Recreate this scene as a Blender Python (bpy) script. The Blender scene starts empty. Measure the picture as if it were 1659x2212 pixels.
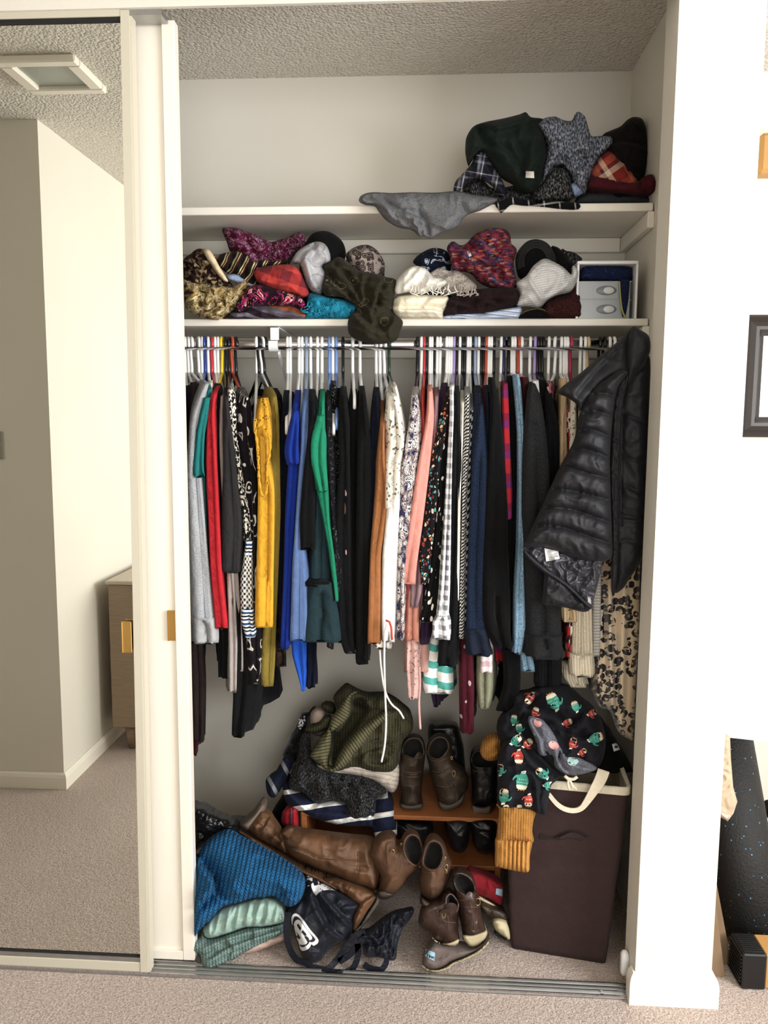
import bpy, math, random
import numpy as np
from mathutils import Vector, Matrix
from mathutils.geometry import delaunay_2d_cdt
from mathutils.bvhtree import BVHTree

SC = bpy.context.scene
COL = SC.collection
random.seed(7)
RNG = np.random.RandomState(11)

# ---------------------------------------------------------------- camera
F, CH, CD, YAW, PITCH, ROLL = 1714.5, 1.4027, 1.8263, 0.0607, 0.1136, 0.0066
FW = np.array([-math.sin(YAW)*math.cos(PITCH), math.cos(YAW)*math.cos(PITCH), -math.sin(PITCH)])
RT = np.array([math.cos(YAW), math.sin(YAW), 0.0])
UP = np.cross(RT, FW)
CAM = np.array([0, -CD, CH])
cam_data = bpy.data.cameras.new('camera')
cam_data.sensor_fit = 'VERTICAL'
cam_data.sensor_height = 36.0
cam_data.lens = F/2212.0*36.0
cam_data.clip_start = 0.02
cam = bpy.data.objects.new('camera', cam_data)
COL.objects.link(cam)
cr, sr = math.cos(ROLL), math.sin(ROLL)
rx, ux = RT*cr+UP*sr, UP*cr-RT*sr
cam.matrix_world = Matrix(((rx[0], ux[0], -FW[0], CAM[0]), (rx[1], ux[1], -FW[1], CAM[1]), (rx[2], ux[2], -FW[2], CAM[2]), (0, 0, 0, 1)))
SC.camera = cam

# ---------------------------------------------------------------- world, daylight, exposure
SC.view_settings.view_transform = 'Standard'
SC.view_settings.look = 'None'
SC.view_settings.gamma = 1.0
SC.view_settings.use_curve_mapping = False
SC.view_settings.exposure = 0.2
W = bpy.data.worlds.new('sky')
SC.world = W
W.use_nodes = True
_wn = W.node_tree.nodes
_bg = _wn['Background']
_sky = _wn.new('ShaderNodeTexSky')
_sky.sky_type = 'HOSEK_WILKIE'
_sky.turbidity = 5.0
_sky.sun_direction = (-0.5, 0.3, 0.8)
W.node_tree.links.new(_sky.outputs[0], _bg.inputs[0])
_bg.inputs[1].default_value = 0.6


def area(name, loc, rot, sx, sy, power, col):
    ld = bpy.data.lights.new(name, 'AREA')
    ld.shape = 'RECTANGLE'
    ld.size, ld.size_y = sx, sy
    ld.energy = power
    ld.color = col
    o = bpy.data.objects.new(name, ld)
    o.location = loc
    o.rotation_euler = rot
    COL.objects.link(o)
    return o


# daylight entering through the two windows of the bedroom (behind and to the right of the camera)
WIN_R = (2.44, -1.75, 1.50, 1.9, 1.35)    # right wall window: x, y centre, z centre, width, height
WIN_B = (0.75, -3.74, 1.50, 1.7, 1.35)    # back wall window: x centre, y, z centre, width, height
area('daylight_right', (WIN_R[0]-.03, WIN_R[1], WIN_R[2]), (0, math.radians(90), 0), WIN_R[4], WIN_R[3], 140, (.975, .99, 1.0))
area('daylight_back', (WIN_B[0], WIN_B[1]+.03, WIN_B[2]), (math.radians(90), 0, 0), WIN_B[3], WIN_B[4], 42, (.975, .99, 1.0))

# ---------------------------------------------------------------- pixel <-> place
def rays(px, py):
    a = np.asarray(px, float)-829.5
    b = np.asarray(py, float)-1106.0
    x, y = cr*a+sr*b, -sr*a+cr*b
    return FW[None]*F + x[:, None]*RT[None] - y[:, None]*UP[None]


def U(px, py, Y):
    """point seen at (px,py) standing at depth Y"""
    d = rays([px], [py])[0]
    return CAM+d*((Y+CD)/d[1])


def UA(px, py, Y):
    d = rays(px, py)
    return CAM[None]+d*((np.asarray(Y)+CD)/d[:, 1])[:, None]


def UZ(px, py, Z=0.0):
    d = rays([px], [py])[0]
    return CAM+d*((Z-CH)/d[2])


# ---------------------------------------------------------------- noise
def _h(ix, iy, iz, s):
    h = (ix*374761393+iy*668265263+iz*1440662683+s*974711) & 0xffffffff
    h = ((h ^ (h >> 13))*1274126177) & 0xffffffff
    h = ((h ^ (h >> 16))*2246822519) & 0xffffffff
    return ((h ^ (h >> 15)) & 0xffff)/32767.5-1.0


def noise(p, s=0):
    p = np.asarray(p, float)
    i = np.floor(p).astype(np.int64)
    f = p-i
    f = f*f*f*(f*(f*6-15)+10)
    r = 0
    for a in (0, 1):
        for b in (0, 1):
            for c in (0, 1):
                w = (f[:, 0] if a else 1-f[:, 0])*(f[:, 1] if b else 1-f[:, 1])*(f[:, 2] if c else 1-f[:, 2])
                r = r+w*_h(i[:, 0]+a, i[:, 1]+b, i[:, 2]+c, s)
    return r


def wrinkle(p, s=0):
    """ridged, warped noise: soft cloth creases, range about -1..1"""
    p = np.asarray(p, float)
    w = np.stack([noise(p*.8, s+1), noise(p*.8, s+2), noise(p*.8, s+3)], 1)
    q = p+w*.9
    r1 = 1-2*np.abs(noise(q, s+4))
    r2 = 1-2*np.abs(noise(q*2.1, s+5))
    a = (s*2.399) % 3.14159
    u = q[:, 0]*math.cos(a)+q[:, 2]*math.sin(a)+.5*q[:, 1]
    fo = 1-2*np.abs(np.sin(1.9*u+2.2*w[:, 0]+1.5*noise(p*.35, s+6)))**.8
    return .5*r1+.3*r2+.55*fo*(.6+.6*noise(p*.5, s+8))


# ---------------------------------------------------------------- objects
def link(o, parent=None):
    COL.objects.link(o)
    if parent is not None:
        o.parent = parent
    return o


def tag(o, label=None, cat=None, group=None, kind=None):
    if label: o['label'] = label
    if cat: o['category'] = cat
    if group: o['group'] = group
    if kind: o['kind'] = kind
    return o


def empty(name, label, cat, loc=(0, 0, 0), group=None):
    o = bpy.data.objects.new(name, None)
    o.empty_display_size = .05
    o.location = loc
    link(o)
    return tag(o, label, cat, group)


def setpar(o, parent):
    o.parent = parent
    if parent is not None:
        bpy.context.view_layer.update() if False else None
        o.matrix_parent_inverse = WM(parent).inverted()


def WM(o):
    m = o.matrix_basis.copy()
    if o.parent is not None:
        m = WM(o.parent) @ o.matrix_parent_inverse @ m
    return m


def mesh(name, V, Fc, mat, parent=None, uv=None, smooth=True):
    me = bpy.data.meshes.new(name)
    V = np.asarray(V, float)
    me.from_pydata(V.tolist(), [], [tuple(int(i) for i in f) for f in Fc])
    if smooth:
        me.polygons.foreach_set('use_smooth', np.ones(len(me.polygons), bool))
    if uv is not None:
        l = me.uv_layers.new(name='UVMap')
        vi = np.empty(len(me.loops), np.int32)
        me.loops.foreach_get('vertex_index', vi)
        l.data.foreach_set('uv', np.asarray(uv, np.float32)[vi].ravel())
    me.update()
    if mat is not None:
        me.materials.append(mat)
    o = bpy.data.objects.new(name, me)
    COL.objects.link(o)
    if parent is not None:
        setpar(o, parent)
    return o


class MB:
    """collects simple solids into one mesh"""
    def __init__(s):
        s.V, s.F, s.UV = [], [], []

    def add(s, V, Fc, UV=None):
        n = len(s.V)
        V = [tuple(v) for v in V]
        s.V += V
        s.F += [tuple(i+n for i in f) for f in Fc]
        s.UV += [tuple(u) for u in UV] if UV is not None else [(v[0]+v[1], v[2]) for v in V]
        return s

    def box(s, a, b, bev=0.0):
        (x0, y0, z0), (x1, y1, z1) = a, b
        if bev <= 0:
            V = [(x, y, z) for x in (x0, x1) for y in (y0, y1) for z in (z0, z1)]
            Fc = [(0, 1, 3, 2), (4, 6, 7, 5), (0, 4, 5, 1), (2, 3, 7, 6), (0, 2, 6, 4), (1, 5, 7, 3)]
            return s.add(V, Fc)
        e = bev
        V = []
        for z, i in ((z0, e), (z0+e, 0), (z1-e, 0), (z1, e)):
            V += [(x0+e+i*.0, y0+i, z), (x1-e, y0+i, z), (x1-i, y0+e, z), (x1-i, y1-e, z), (x1-e, y1-i, z), (x0+e, y1-i, z), (x0+i, y1-e, z), (x0+i, y0+e, z)]
        Fc = [tuple(range(7, -1, -1)), tuple(range(24, 32))]
        for r in range(3):
            for k in range(8):
                k2 = (k+1) % 8
                Fc.append((r*8+k, r*8+k2, r*8+8+k2, r*8+8+k))
        return s.add(V, Fc)

    def hexa(s, P):
        """8 corners: bottom loop 4, top loop 4"""
        return s.add(P, [(3, 2, 1, 0), (4, 5, 6, 7), (0, 1, 5, 4), (1, 2, 6, 5), (2, 3, 7, 6), (3, 0, 4, 7)])

    def tube(s, P, r, n=8, closed=False, cap=True, flat=1.0):
        P = [np.asarray(p, float) for p in P]
        m = len(P)
        rr = r if hasattr(r, '__len__') else [r]*m
        T = []
        for i in range(m):
            a = P[(i-1) % m] if (closed or i > 0) else P[i]
            b = P[(i+1) % m] if (closed or i < m-1) else P[i]
            d = b-a
            T.append(d/(np.linalg.norm(d)+1e-12))
        ref = np.array([0, 0, 1.0]) if abs(T[0][2]) < .9 else np.array([1.0, 0, 0])
        nn = np.cross(T[0], ref)
        nn /= np.linalg.norm(nn)
        V = []
        for i in range(m):
            nn = nn-T[i]*(nn@T[i])
            nn /= np.linalg.norm(nn)+1e-12
            bb = np.cross(T[i], nn)
            for k in range(n):
                t = 2*math.pi*k/n
                V.append(P[i]+rr[i]*(math.cos(t)*nn+math.sin(t)*bb*flat))
        Fc = []
        for i in range(m if closed else m-1):
            j = (i+1) % m
            for k in range(n):
                k2 = (k+1) % n
                Fc.append((i*n+k, i*n+k2, j*n+k2, j*n+k))
        if cap and not closed:
            Fc.append(tuple(range(n-1, -1, -1)))
            Fc.append(tuple((m-1)*n+k for k in range(n)))
        return s.add(V, Fc)

    def loft(s, loops, cap0=True, cap1=True):
        n = len(loops[0])
        V = [p for L in loops for p in L]
        UV = []
        zz = 0
        for i, L in enumerate(loops):
            L = np.asarray(L)
            if i: zz += np.linalg.norm(L-np.asarray(loops[i-1]), axis=1).mean()
            a = 0
            for k in range(n):
                if k: a += np.linalg.norm(L[k]-L[k-1])
                UV.append((a, zz))
        Fc = []
        for i in range(len(loops)-1):
            for k in range(n):
                k2 = (k+1) % n
                Fc.append((i*n+k, i*n+k2, i*n+n+k2, i*n+n+k))
        if cap0: Fc.append(tuple(range(n-1, -1, -1)))
        if cap1: Fc.append(tuple((len(loops)-1)*n+k for k in range(n)))
        return s.add(V, Fc, UV)

    def build(s, name, mat, parent=None, smooth=False, M=None):
        V = np.array(s.V)
        if M is not None:
            V = V@np.array(M.to_3x3()).T+np.array(M.translation)
        return mesh(name, V, s.F, mat, parent, s.UV, smooth)


def box(name, a, b, mat, parent=None, bev=0.0):
    return MB().box(a, b, bev).build(name, mat, parent)


# ---------------------------------------------------------------- shader helper
def lin(c):
    if isinstance(c, str):
        c = [int(c[i:i+2], 16)/255 for i in (0, 2, 4)]
        g = .3*c[0]+.59*c[1]+.11*c[2]
        c = [v+(g-v)*.13 for v in c]
    return tuple(((v/12.92) if v <= .04045 else ((v+.055)/1.055)**2.4) for v in c[:3])+(1.0,)


class NT:
    def __init__(s, name):
        s.m = bpy.data.materials.new(name)
        s.m.use_nodes = True
        s.t = s.m.node_tree
        s.b = s.t.nodes['Principled BSDF']
        s._uv = None

    def n(s, typ, ins=None, out=0, **props):
        nd = s.t.nodes.new('ShaderNode'+typ)
        for k, v in props.items():
            setattr(nd, k, v)
        for k, v in (ins or {}).items():
            s.set(nd.inputs[k], v)
        return nd.outputs[out]

    def set(s, sock, v):
        if isinstance(v, bpy.types.NodeSocket):
            s.t.links.new(v, sock)
        else:
            sock.default_value = v

    def uv(s, sx=1.0, sy=1.0, rot=0.0, off=(0, 0)):
        if s._uv is None:
            s._uv = s.n('UVMap')
        return s.n('Mapping', {0: s._uv, 1: (off[0], off[1], 0), 2: (0, 0, math.radians(rot)), 3: (sx, sy, 1)})

    def obj(s, sc=1.0):
        return s.n('Mapping', {0: s.n('TexCoord', out=3), 3: (sc, sc, sc) if not hasattr(sc, '__len__') else sc})

    def math(s, op, a, b=0.0, c=0.0):
        return s.n('Math', {0: a, 1: b, 2: c}, operation=op)

    def mix(s, f, a, b, blend='MIX'):
        return s.n('Mix', {0: f, 6: a, 7: b}, out=2, data_type='RGBA', blend_type=blend)

    def ramp(s, f, stops, const=True):
        nd = s.t.nodes.new('ShaderNodeValToRGB')
        s.set(nd.inputs[0], f)
        r = nd.color_ramp
        r.interpolation = 'CONSTANT' if const else 'LINEAR'
        while len(r.elements) < len(stops):
            r.elements.new(.5)
        for e, (p, c) in zip(r.elements, stops):
            e.position = p
            e.color = lin(c) if not isinstance(c, (int, float)) else (c, c, c, 1)
        return nd.outputs[0]

    def noise(s, vec, scale, detail=2.0, rough=.5, dist=0.0, out=0):
        return s.n('TexNoise', {'Vector': vec, 'Scale': scale, 'Detail': detail, 'Roughness': rough, 'Distortion': dist}, out=out)

    def vor(s, vec, scale, out='Distance', feature='F1', rand=1.0):
        nd = s.t.nodes.new('ShaderNodeTexVoronoi')
        nd.feature = feature
        s.set(nd.inputs['Vector'], vec)
        nd.inputs['Scale'].default_value = scale
        nd.inputs['Randomness'].default_value = rand
        return nd.outputs[out]

    def warp(s, vec, scale, amt):
        c = s.noise(vec, scale, out=1)
        c = s.n('VectorMath', {0: c, 1: (.5, .5, .5)}, operation='SUBTRACT')
        c = s.n('VectorMath', {0: c, 'Scale': amt}, operation='SCALE')
        return s.n('VectorMath', {0: vec, 1: c}, operation='ADD')

    def xyz(s, vec, i):
        return s.n('SeparateXYZ', {0: vec}, out=i)

    def bump(s, h, strength=.3, dist=.003, prev=None):
        ins = {'Height': h, 'Strength': strength, 'Distance': dist}
        if prev is not None: ins['Normal'] = prev
        return s.n('Bump', ins)

    def done(s, col=None, rough=.85, metal=0.0, normal=None, **k):
        if col is not None: s.set(s.b.inputs['Base Color'], lin(col) if isinstance(col, str) else col)
        s.set(s.b.inputs['Roughness'], rough)
        s.b.inputs['Metallic'].default_value = metal
        if normal is not None: s.set(s.b.inputs['Normal'], normal)
        for kk, v in k.items():
            s.set(s.b.inputs[kk.replace('_', ' ')], v)
        return s.m


def plain(name, col, rough=.5, metal=0.0, bump=0.0, bscale=60, var=.06, **k):
    t = NT(name)
    o = t.obj()
    c = lin(col) if isinstance(col, str) else col
    nz = t.noise(o, bscale*.3, 3)
    cc = t.mix(t.math('MULTIPLY', nz, 1.0), tuple(v*(1-var) for v in c[:3])+(1,), tuple(min(1, v*(1+var)) for v in c[:3])+(1,))
    nm = t.bump(t.noise(o, bscale, 4), bump, .002) if bump else None
    return t.done(cc, rough, metal, nm, **k)


def stripe_val(t, v, period):
    return t.math('FRACT', t.math('DIVIDE', v, period))


def fab(name, col='808080', pat=None, rough=.92, crease=.5, sheen=.02, **k):
    """cloth: pat is a callable (t, uv) -> colour socket or (colour, height)"""
    t = NT(name)
    uv = t.uv()
    h = None
    if pat is None:
        nz = t.noise(uv, 45, 3)
        c = lin(col)
        cc = t.mix(nz, tuple(v*.82 for v in c[:3])+(1,), tuple(min(1, v*1.15) for v in c[:3])+(1,))
    else:
        r = pat(t, uv)
        cc, h = r if isinstance(r, tuple) else (r, None)
    nm = t.bump(t.noise(uv, 28, 3, .55, .6), crease, .012)
    nm = t.bump(t.noise(uv, 700, 2), .12, .0006, nm)
    if h is not None:
        nm = t.bump(h, k.get('hs', .5), k.get('hd', .003), nm)
    t.b.inputs['Sheen Weight'].default_value = sheen
    t.b.inputs['Specular IOR Level'].default_value = k.get('spec', .12)
    return t.done(cc, rough, 0, nm)


# pattern makers -----------------------------------------------------------
def p_heather(c1, c2, scale=260, sy=1.0, rot=0, c3=None):
    def f(t, uv):
        v = t.uv(1, sy, rot)
        nz = t.noise(v, scale, 2, .6)
        st = [(0, c1), (.42, c1), (.58, c2)] + ([(.8, c3)] if c3 else [])
        return t.ramp(nz, st, False), nz
    return f


def p_stripes(stops, period, axis=1, rot=0, warp=0.0):
    def f(t, uv):
        v = t.uv(1, 1, rot)
        if warp: v = t.warp(v, 14, warp)
        return t.ramp(stripe_val(t, t.xyz(v, axis), period), stops)
    return f


def p_plaid(base, stops_u, stops_v, pu, pv=None, rot=0, f=.5):
    def g(t, uv):
        v = t.uv(1, 1, rot)
        a = t.ramp(stripe_val(t, t.xyz(v, 0), pu), stops_u)
        b = t.ramp(stripe_val(t, t.xyz(v, 1), pv or pu), stops_v)
        return t.mix(f, a, b)
    return g


def p_cells(cols, scale, warp=.02, edge=None, ew=.04, sy=1.0, wscale=20):
    def f(t, uv):
        v = t.warp(t.uv(1, sy), wscale, warp)
        r = t.xyz(t.vor(v, scale, 'Color'), 0)
        n = len(cols)
        c = t.ramp(r, [(i/n, q) for i, q in enumerate(cols)])
        if edge:
            d = t.vor(v, scale, 'Distance', 'DISTANCE_TO_EDGE')
            c = t.mix(t.math('LESS_THAN', d, ew), c, lin(edge))
        return c
    return f


def p_rings(stops, scale, warp=.01, sy=1.0, wscale=40, rot=0):
    def f(t, uv):
        v = t.warp(t.uv(1, sy, rot), wscale, warp)
        return t.ramp(t.vor(v, scale), stops)
    return f


def p_blobs(stops, scale, dist=1.0, sy=1.0, detail=2):
    def f(t, uv):
        return t.ramp(t.noise(t.uv(1, sy), scale, detail, .5, dist), stops)
    return f


def p_flecks(base, col, scale, size=.2, sy=.45, rot=20, col2=None):
    def f(t, uv):
        c = lin(base)
        v = t.warp(t.uv(1, sy, rot), scale*1.3, .012)
        m = t.math('LESS_THAN', t.vor(v, scale), size)
        if col2:
            fc = t.ramp(t.xyz(t.vor(v, scale, 'Color'), 0), [(0, col), (.55, col2)])
        else:
            fc = lin(col)
        return t.mix(m, c, fc)
    return f


def p_knit(c, c2=None, ws=.007, hs=.006, chev=True):
    """stocking stitch columns: V shaped stitches as colour and relief"""
    def f(t, uv):
        u, v = t.xyz(uv, 0), t.xyz(uv, 1)
        a = t.math('ABSOLUTE', t.math('SUBTRACT', stripe_val(t, u, ws), .5))
        vv = t.math('ADD', t.math('DIVIDE', v, hs), t.math('MULTIPLY', a, 1.6)) if chev else t.math('DIVIDE', v, hs)
        b = t.math('ABSOLUTE', t.math('SUBTRACT', t.math('FRACT', vv), .5))
        h = t.math('MULTIPLY', t.math('SUBTRACT', 1.0, t.math('MULTIPLY', t.math('POWER', t.math('MULTIPLY', b, 2), 2), .6)), t.math('SUBTRACT', 1.0, t.math('POWER', t.math('MULTIPLY', t.math('SUBTRACT', .5, a), 2), 1.8)))
        l = lin(c)
        dk = lin(c2) if c2 else tuple(x*.62 for x in l[:3])+(1,)
        nz = t.noise(uv, 160, 2)
        col = t.mix(t.math('MULTIPLY', t.math('ADD', h, .08), t.math('ADD', nz, .55)), dk, l)  # stitch valleys mixed darker: groove shade put into the colour
        return col, h
    return f


def p_rib(c, period=.008, dark=.5, axis=0, rot=0):
    def f(t, uv):
        v = t.uv(1, 1, rot)
        a = t.math('ABSOLUTE', t.math('SUBTRACT', stripe_val(t, t.xyz(v, axis), period), .5))
        h = t.math('SUBTRACT', 1.0, t.math('POWER', t.math('MULTIPLY', a, 2.0), 3.0))
        l = lin(c)
        return t.mix(h, tuple(x*dark for x in l[:3])+(1,), l), h  # grooves darker than the ridges, their shade painted into the colour
    return f


def p_lace(c, hole, scale=120, size=.25):
    def f(t, uv):
        d = t.vor(t.warp(uv, 60, .004), scale)
        nz = t.noise(uv, 35, 2)
        m = t.math('MULTIPLY', t.math('LESS_THAN', d, size), t.math('GREATER_THAN', nz, .45))
        return t.mix(m, lin(c), lin(hole)), d
    return f


# ---------------------------------------------------------------- shapes
def catmull(P, closed=True, step=6.0, sharp=False):
    P = np.asarray(P, float)
    n = len(P)
    out = []
    for i in range(n if closed else n-1):
        p0, p1, p2, p3 = (P[(i+j) % n] if closed else P[min(max(i+j, 0), n-1)] for j in (-1, 0, 1, 2))
        m = max(1, int(round(np.linalg.norm(p2-p1)/step)))
        t = np.arange(m)[:, None]/m
        if sharp:
            out.append(p1+(p2-p1)*t)
        else:
            out.append(.5*((2*p1)+(-p0+p2)*t+(2*p0-5*p1+4*p2-p3)*t**2+(-p0+3*p1-3*p2+p3)*t**3))
    if not closed: out.append(P[-1:])
    return np.concatenate(out)


def segdist(Q, A, B):
    """min distance of points Q to segments A-B (chunked)"""
    best = np.full(len(Q), 1e9)
    for a, b in zip(A, B):
        d = b-a
        L = (d@d)+1e-9
        t = np.clip(((Q-a)@d)/L, 0, 1)
        best = np.minimum(best, np.hypot(*(Q-a-t[:, None]*d).T))
    return best


def segside(Q, A, B):
    best = np.full(len(Q), 1e9)
    sg = np.ones(len(Q))
    for a, b in zip(A, B):
        d = b-a
        t = np.clip(((Q-a)@d)/((d@d)+1e-9), 0, 1)
        e = Q-a-t[:, None]*d
        ds = np.hypot(*e.T)
        m = ds < best
        best = np.where(m, ds, best)
        sg = np.where(m, np.sign(d[0]*e[:, 1]-d[1]*e[:, 0]), sg)
    return best, sg


def inside(Q, P):
    x, y = Q[:, 0], Q[:, 1]
    r = np.zeros(len(Q), bool)
    j = len(P)-1
    for i in range(len(P)):
        xi, yi, xj, yj = *P[i], *P[j]
        c = ((yi > y) != (yj > y)) & (x < (xj-xi)*(y-yi)/((yj-yi) if yj != yi else 1e-9)+xi)
        r ^= c
        j = i
    return r


def triangulate(poly, step, sharp=False, closed_smooth=True):
    B = catmull(poly, True, step, sharp)
    nb = len(B)
    lo, hi = B.min(0), B.max(0)
    rows = np.arange(lo[1]+step*.5, hi[1], step*.87)
    pts = []
    for k, yy in enumerate(rows):
        xs = np.arange(lo[0]+(step*.5 if k % 2 else 0), hi[0], step)
        pts.append(np.stack([xs, np.full_like(xs, yy)], 1))
    I = np.concatenate(pts) if pts else np.zeros((0, 2))
    if len(I): I = I[inside(I, B)]
    if len(I):
        d = segdist(I, B, np.roll(B, -1, 0))
        I = I[d > step*.45]
    allp = np.concatenate([B, I]) if len(I) else B
    r = delaunay_2d_cdt([Vector((float(a), float(b))) for a, b in allp], [(i, (i+1) % nb) for i in range(nb)], [], 1, 1e-5)
    V = np.array([(v.x, v.y) for v in r[0]])
    T = [tuple(f) for f in r[2] if len(f) >= 3]
    return V, T, B


def inflate(name, poly, Y, T, mat, parent=None, Tb=None, R=None, creases=(), wr=.006, ws=.05, zmin=None, step=7, seed=None, sharp=False, rot=0, aniso=None, pw=.5, wk=1.7, yfun=None, uvs=1.0, pits=()):
    """cloth solid with the outline poly (pixels) standing at depth Y.
    Y: number or (Yat, py, Yat2, py2). T / Tb: swelling to the front / back in metres."""
    global SEED
    if seed is None:
        SEED += 13
        seed = SEED
    step = step*.62
    V, Tr, B = triangulate(poly, step, sharp)
    d = segdist(V, B, np.roll(B, -1, 0))
    dm = d.max()
    Rr = min(R or dm, dm)
    onb = d < .05
    q = np.clip(d/max(Rr, 1e-6), 0, 1)
    bul = (1-(1-q)**2)**pw
    if yfun is not None: Yp = yfun(V[:, 0], V[:, 1])
    elif hasattr(Y, '__len__'): Yp = Y[0]+(V[:, 1]-Y[1])*(Y[2]-Y[0])/(Y[3]-Y[1])
    else: Yp = np.full(len(V), float(Y))
    base = UA(V[:, 0], V[:, 1], Yp)
    k = 1.0/ws
    p3 = base*k
    if aniso:
        a = math.radians(aniso[0])
        cx, cz = math.cos(a), math.sin(a)
        al, ac = base[:, 0]*cx+base[:, 2]*cz, -base[:, 0]*cz+base[:, 2]*cx
        p3 = np.stack([al*k/aniso[1], base[:, 1]*k, ac*k], 1)
    edge = np.clip(d/(Rr*.35+1e-6), 0, 1)
    dep = T*bul+wr*wk*wrinkle(p3, seed)*edge
    for c in creases:
        pl, w, dp = c[0], c[1]*(1.25 if len(c) < 4 else 1), c[2]
        L = catmull(pl, False, max(step, 5))
        sd, sg = segside(V, L[:-1], L[1:])
        if len(c) > 3:
            dep = dep-dp*np.exp(-(sd/w)**c[3])*edge
        else:
            # a fold: steep on one side, rolling up on the other
            val = np.where(sg > 0, np.exp(-(sd/(w*.55))**1.6), np.exp(-(sd/(w*1.5))**1.2))
            lip = np.exp(-((sd-w*.95)/(w*.7))**2)*(sg > 0)
            dep = dep-1.55*dp*val*edge+.75*dp*lip*edge
    for pp, dp in pits:
        PB = catmull(pp, True, 5)
        dep = dep-dp*np.clip(segdist(V, PB, np.roll(PB, -1, 0))/9, 0, 1)*inside(V, PB)*edge
    bk = (T*.8 if Tb is None else Tb)*bul
    fr = UA(V[:, 0], V[:, 1], Yp-dep)
    ba = base.copy()
    ba[:, 1] += bk
    if zmin is not None:
        fr[:, 2] = np.maximum(fr[:, 2], zmin)
        ba[:, 2] = np.maximum(ba[:, 2], zmin)
    fr[onb] = base[onb] if zmin is None else np.c_[base[onb][:, :2], np.maximum(base[onb][:, 2], zmin)]
    n = len(V)
    idx = np.arange(n)+n
    idx[onb] = np.arange(n)[onb]
    # compact back verts
    keep = ~onb
    newi = np.cumsum(keep)-1+n
    idx = np.where(onb, np.arange(n), newi)
    Vall = np.concatenate([fr, ba[keep]])
    # orientation: pixel y runs down, so flip for the front
    Fc = []
    for f in Tr:
        a, b, c = V[f[0]], V[f[1]], V[f[2]]
        ccw = (b[0]-a[0])*(c[1]-a[1])-(b[1]-a[1])*(c[0]-a[0]) > 0
        g = f if not ccw else f[::-1]
        Fc.append(g)
        gb = tuple(idx[i] for i in g[::-1])
        if not all(onb[i] for i in g): Fc.append(gb)
    a = math.radians(rot)
    uv0 = np.stack([base[:, 0]*math.cos(a)+base[:, 2]*math.sin(a), -base[:, 0]*math.sin(a)+base[:, 2]*math.cos(a)], 1)*uvs
    uv = np.concatenate([uv0, uv0[keep]])
    return mesh(name, Vall, Fc, mat, parent, uv)


SEED = 100


def bvh(objs):
    V, Fc = [], []
    for o in objs:
        m = np.array(WM(o))
        n = len(V)
        for v in o.data.vertices:
            c = m@np.array([*v.co, 1])
            V.append(Vector(c[:3]))
        Fc += [tuple(i+n for i in p.vertices) for p in o.data.polygons]
    return BVHTree.FromPolygons(V, Fc)


def decal(name, poly, tree, mat, parent=None, off=.002, step=5, sharp=True, zfix=None):
    """flat print lying on a surface: outline in pixels, dropped onto the mesh"""
    V, Tr, B = triangulate(poly, step, sharp)
    d = rays(V[:, 0], V[:, 1])
    d /= np.linalg.norm(d, axis=1)[:, None]
    P, last = [], 2.0
    hit = []
    for i in range(len(V)):
        h = tree.ray_cast(Vector(CAM), Vector(d[i]))
        hit.append(h[0] is not None)
        t = (h[3] if h[0] is not None else last)
        last = t
        P.append(CAM+d[i]*(t-off))
    Fc = []
    for f in Tr:
        a, b, c = V[f[0]], V[f[1]], V[f[2]]
        ccw = (b[0]-a[0])*(c[1]-a[1])-(b[1]-a[1])*(c[0]-a[0]) > 0
        if all(hit[i] for i in f):
            Fc.append(f if not ccw else f[::-1])
    uv = np.stack([np.array(P)[:, 0], np.array(P)[:, 2]], 1)
    return mesh(name, P, Fc, mat, parent, uv)


def speckle(name, polys, tree, mat, parent, off=.0015):
    """many tiny flat marks on one surface, joined"""
    mb = MB()
    for pl in polys:
        P = []
        for x, y in pl:
            d = rays([x], [y])[0]
            d = d/np.linalg.norm(d)
            h = tree.ray_cast(Vector(CAM), Vector(d))
            if h[0] is None: break
            P.append(np.array(h[0])-d*off)
        if len(P) == len(pl): mb.add(P, [tuple(range(len(P)))[::-1]])
    o = mb.build(name, mat, parent)
    o['kind'] = 'stuff'
    return o


def ell(cx, cy, rx_, ry_, rot=0, n=14):
    a = math.radians(rot)
    return [(cx+rx_*math.cos(t)*math.cos(a)-ry_*math.sin(t)*math.sin(a), cy+rx_*math.cos(t)*math.sin(a)+ry_*math.sin(t)*math.cos(a)) for t in np.linspace(0, 2*math.pi, n, endpoint=False)]

# ---------------------------------------------------------------- the room
def wall_mat(name, col, rough=.75):
    t = NT(name)
    o = t.obj()
    nz = t.noise(o, 3, 4)
    c = lin(col)
    cc = t.mix(nz, tuple(v*.95 for v in c[:3])+(1,), tuple(min(1, v*1.03) for v in c[:3])+(1,))
    nm = t.bump(t.noise(o, 160, 3), .12, .001)
    return t.done(cc, rough, 0, nm)


m_wall = wall_mat('wall_paint', 'dfd9cc')
m_trim = wall_mat('trim_paint', 'f0e9db', .45)
m_doorpaint = wall_mat('door_paint', 'efe7d8', .4)
m_frame = wall_mat('door_frame_cream', 'c6bfab', .4)


def ceiling_mat():
    t = NT('popcorn_ceiling')
    o = t.obj()
    d = t.vor(o, 112)
    d2 = t.noise(o, 220, 3, .6)
    h = t.math('ADD', t.math('SUBTRACT', 1.0, d), t.math('MULTIPLY', d2, .8))
    nm = t.bump(h, 1.0, .009)
    cc = t.mix(t.noise(o, 60, 3), lin('e3dccd'), lin('f3eee2'))
    return t.done(cc, .95, 0, nm)


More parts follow.
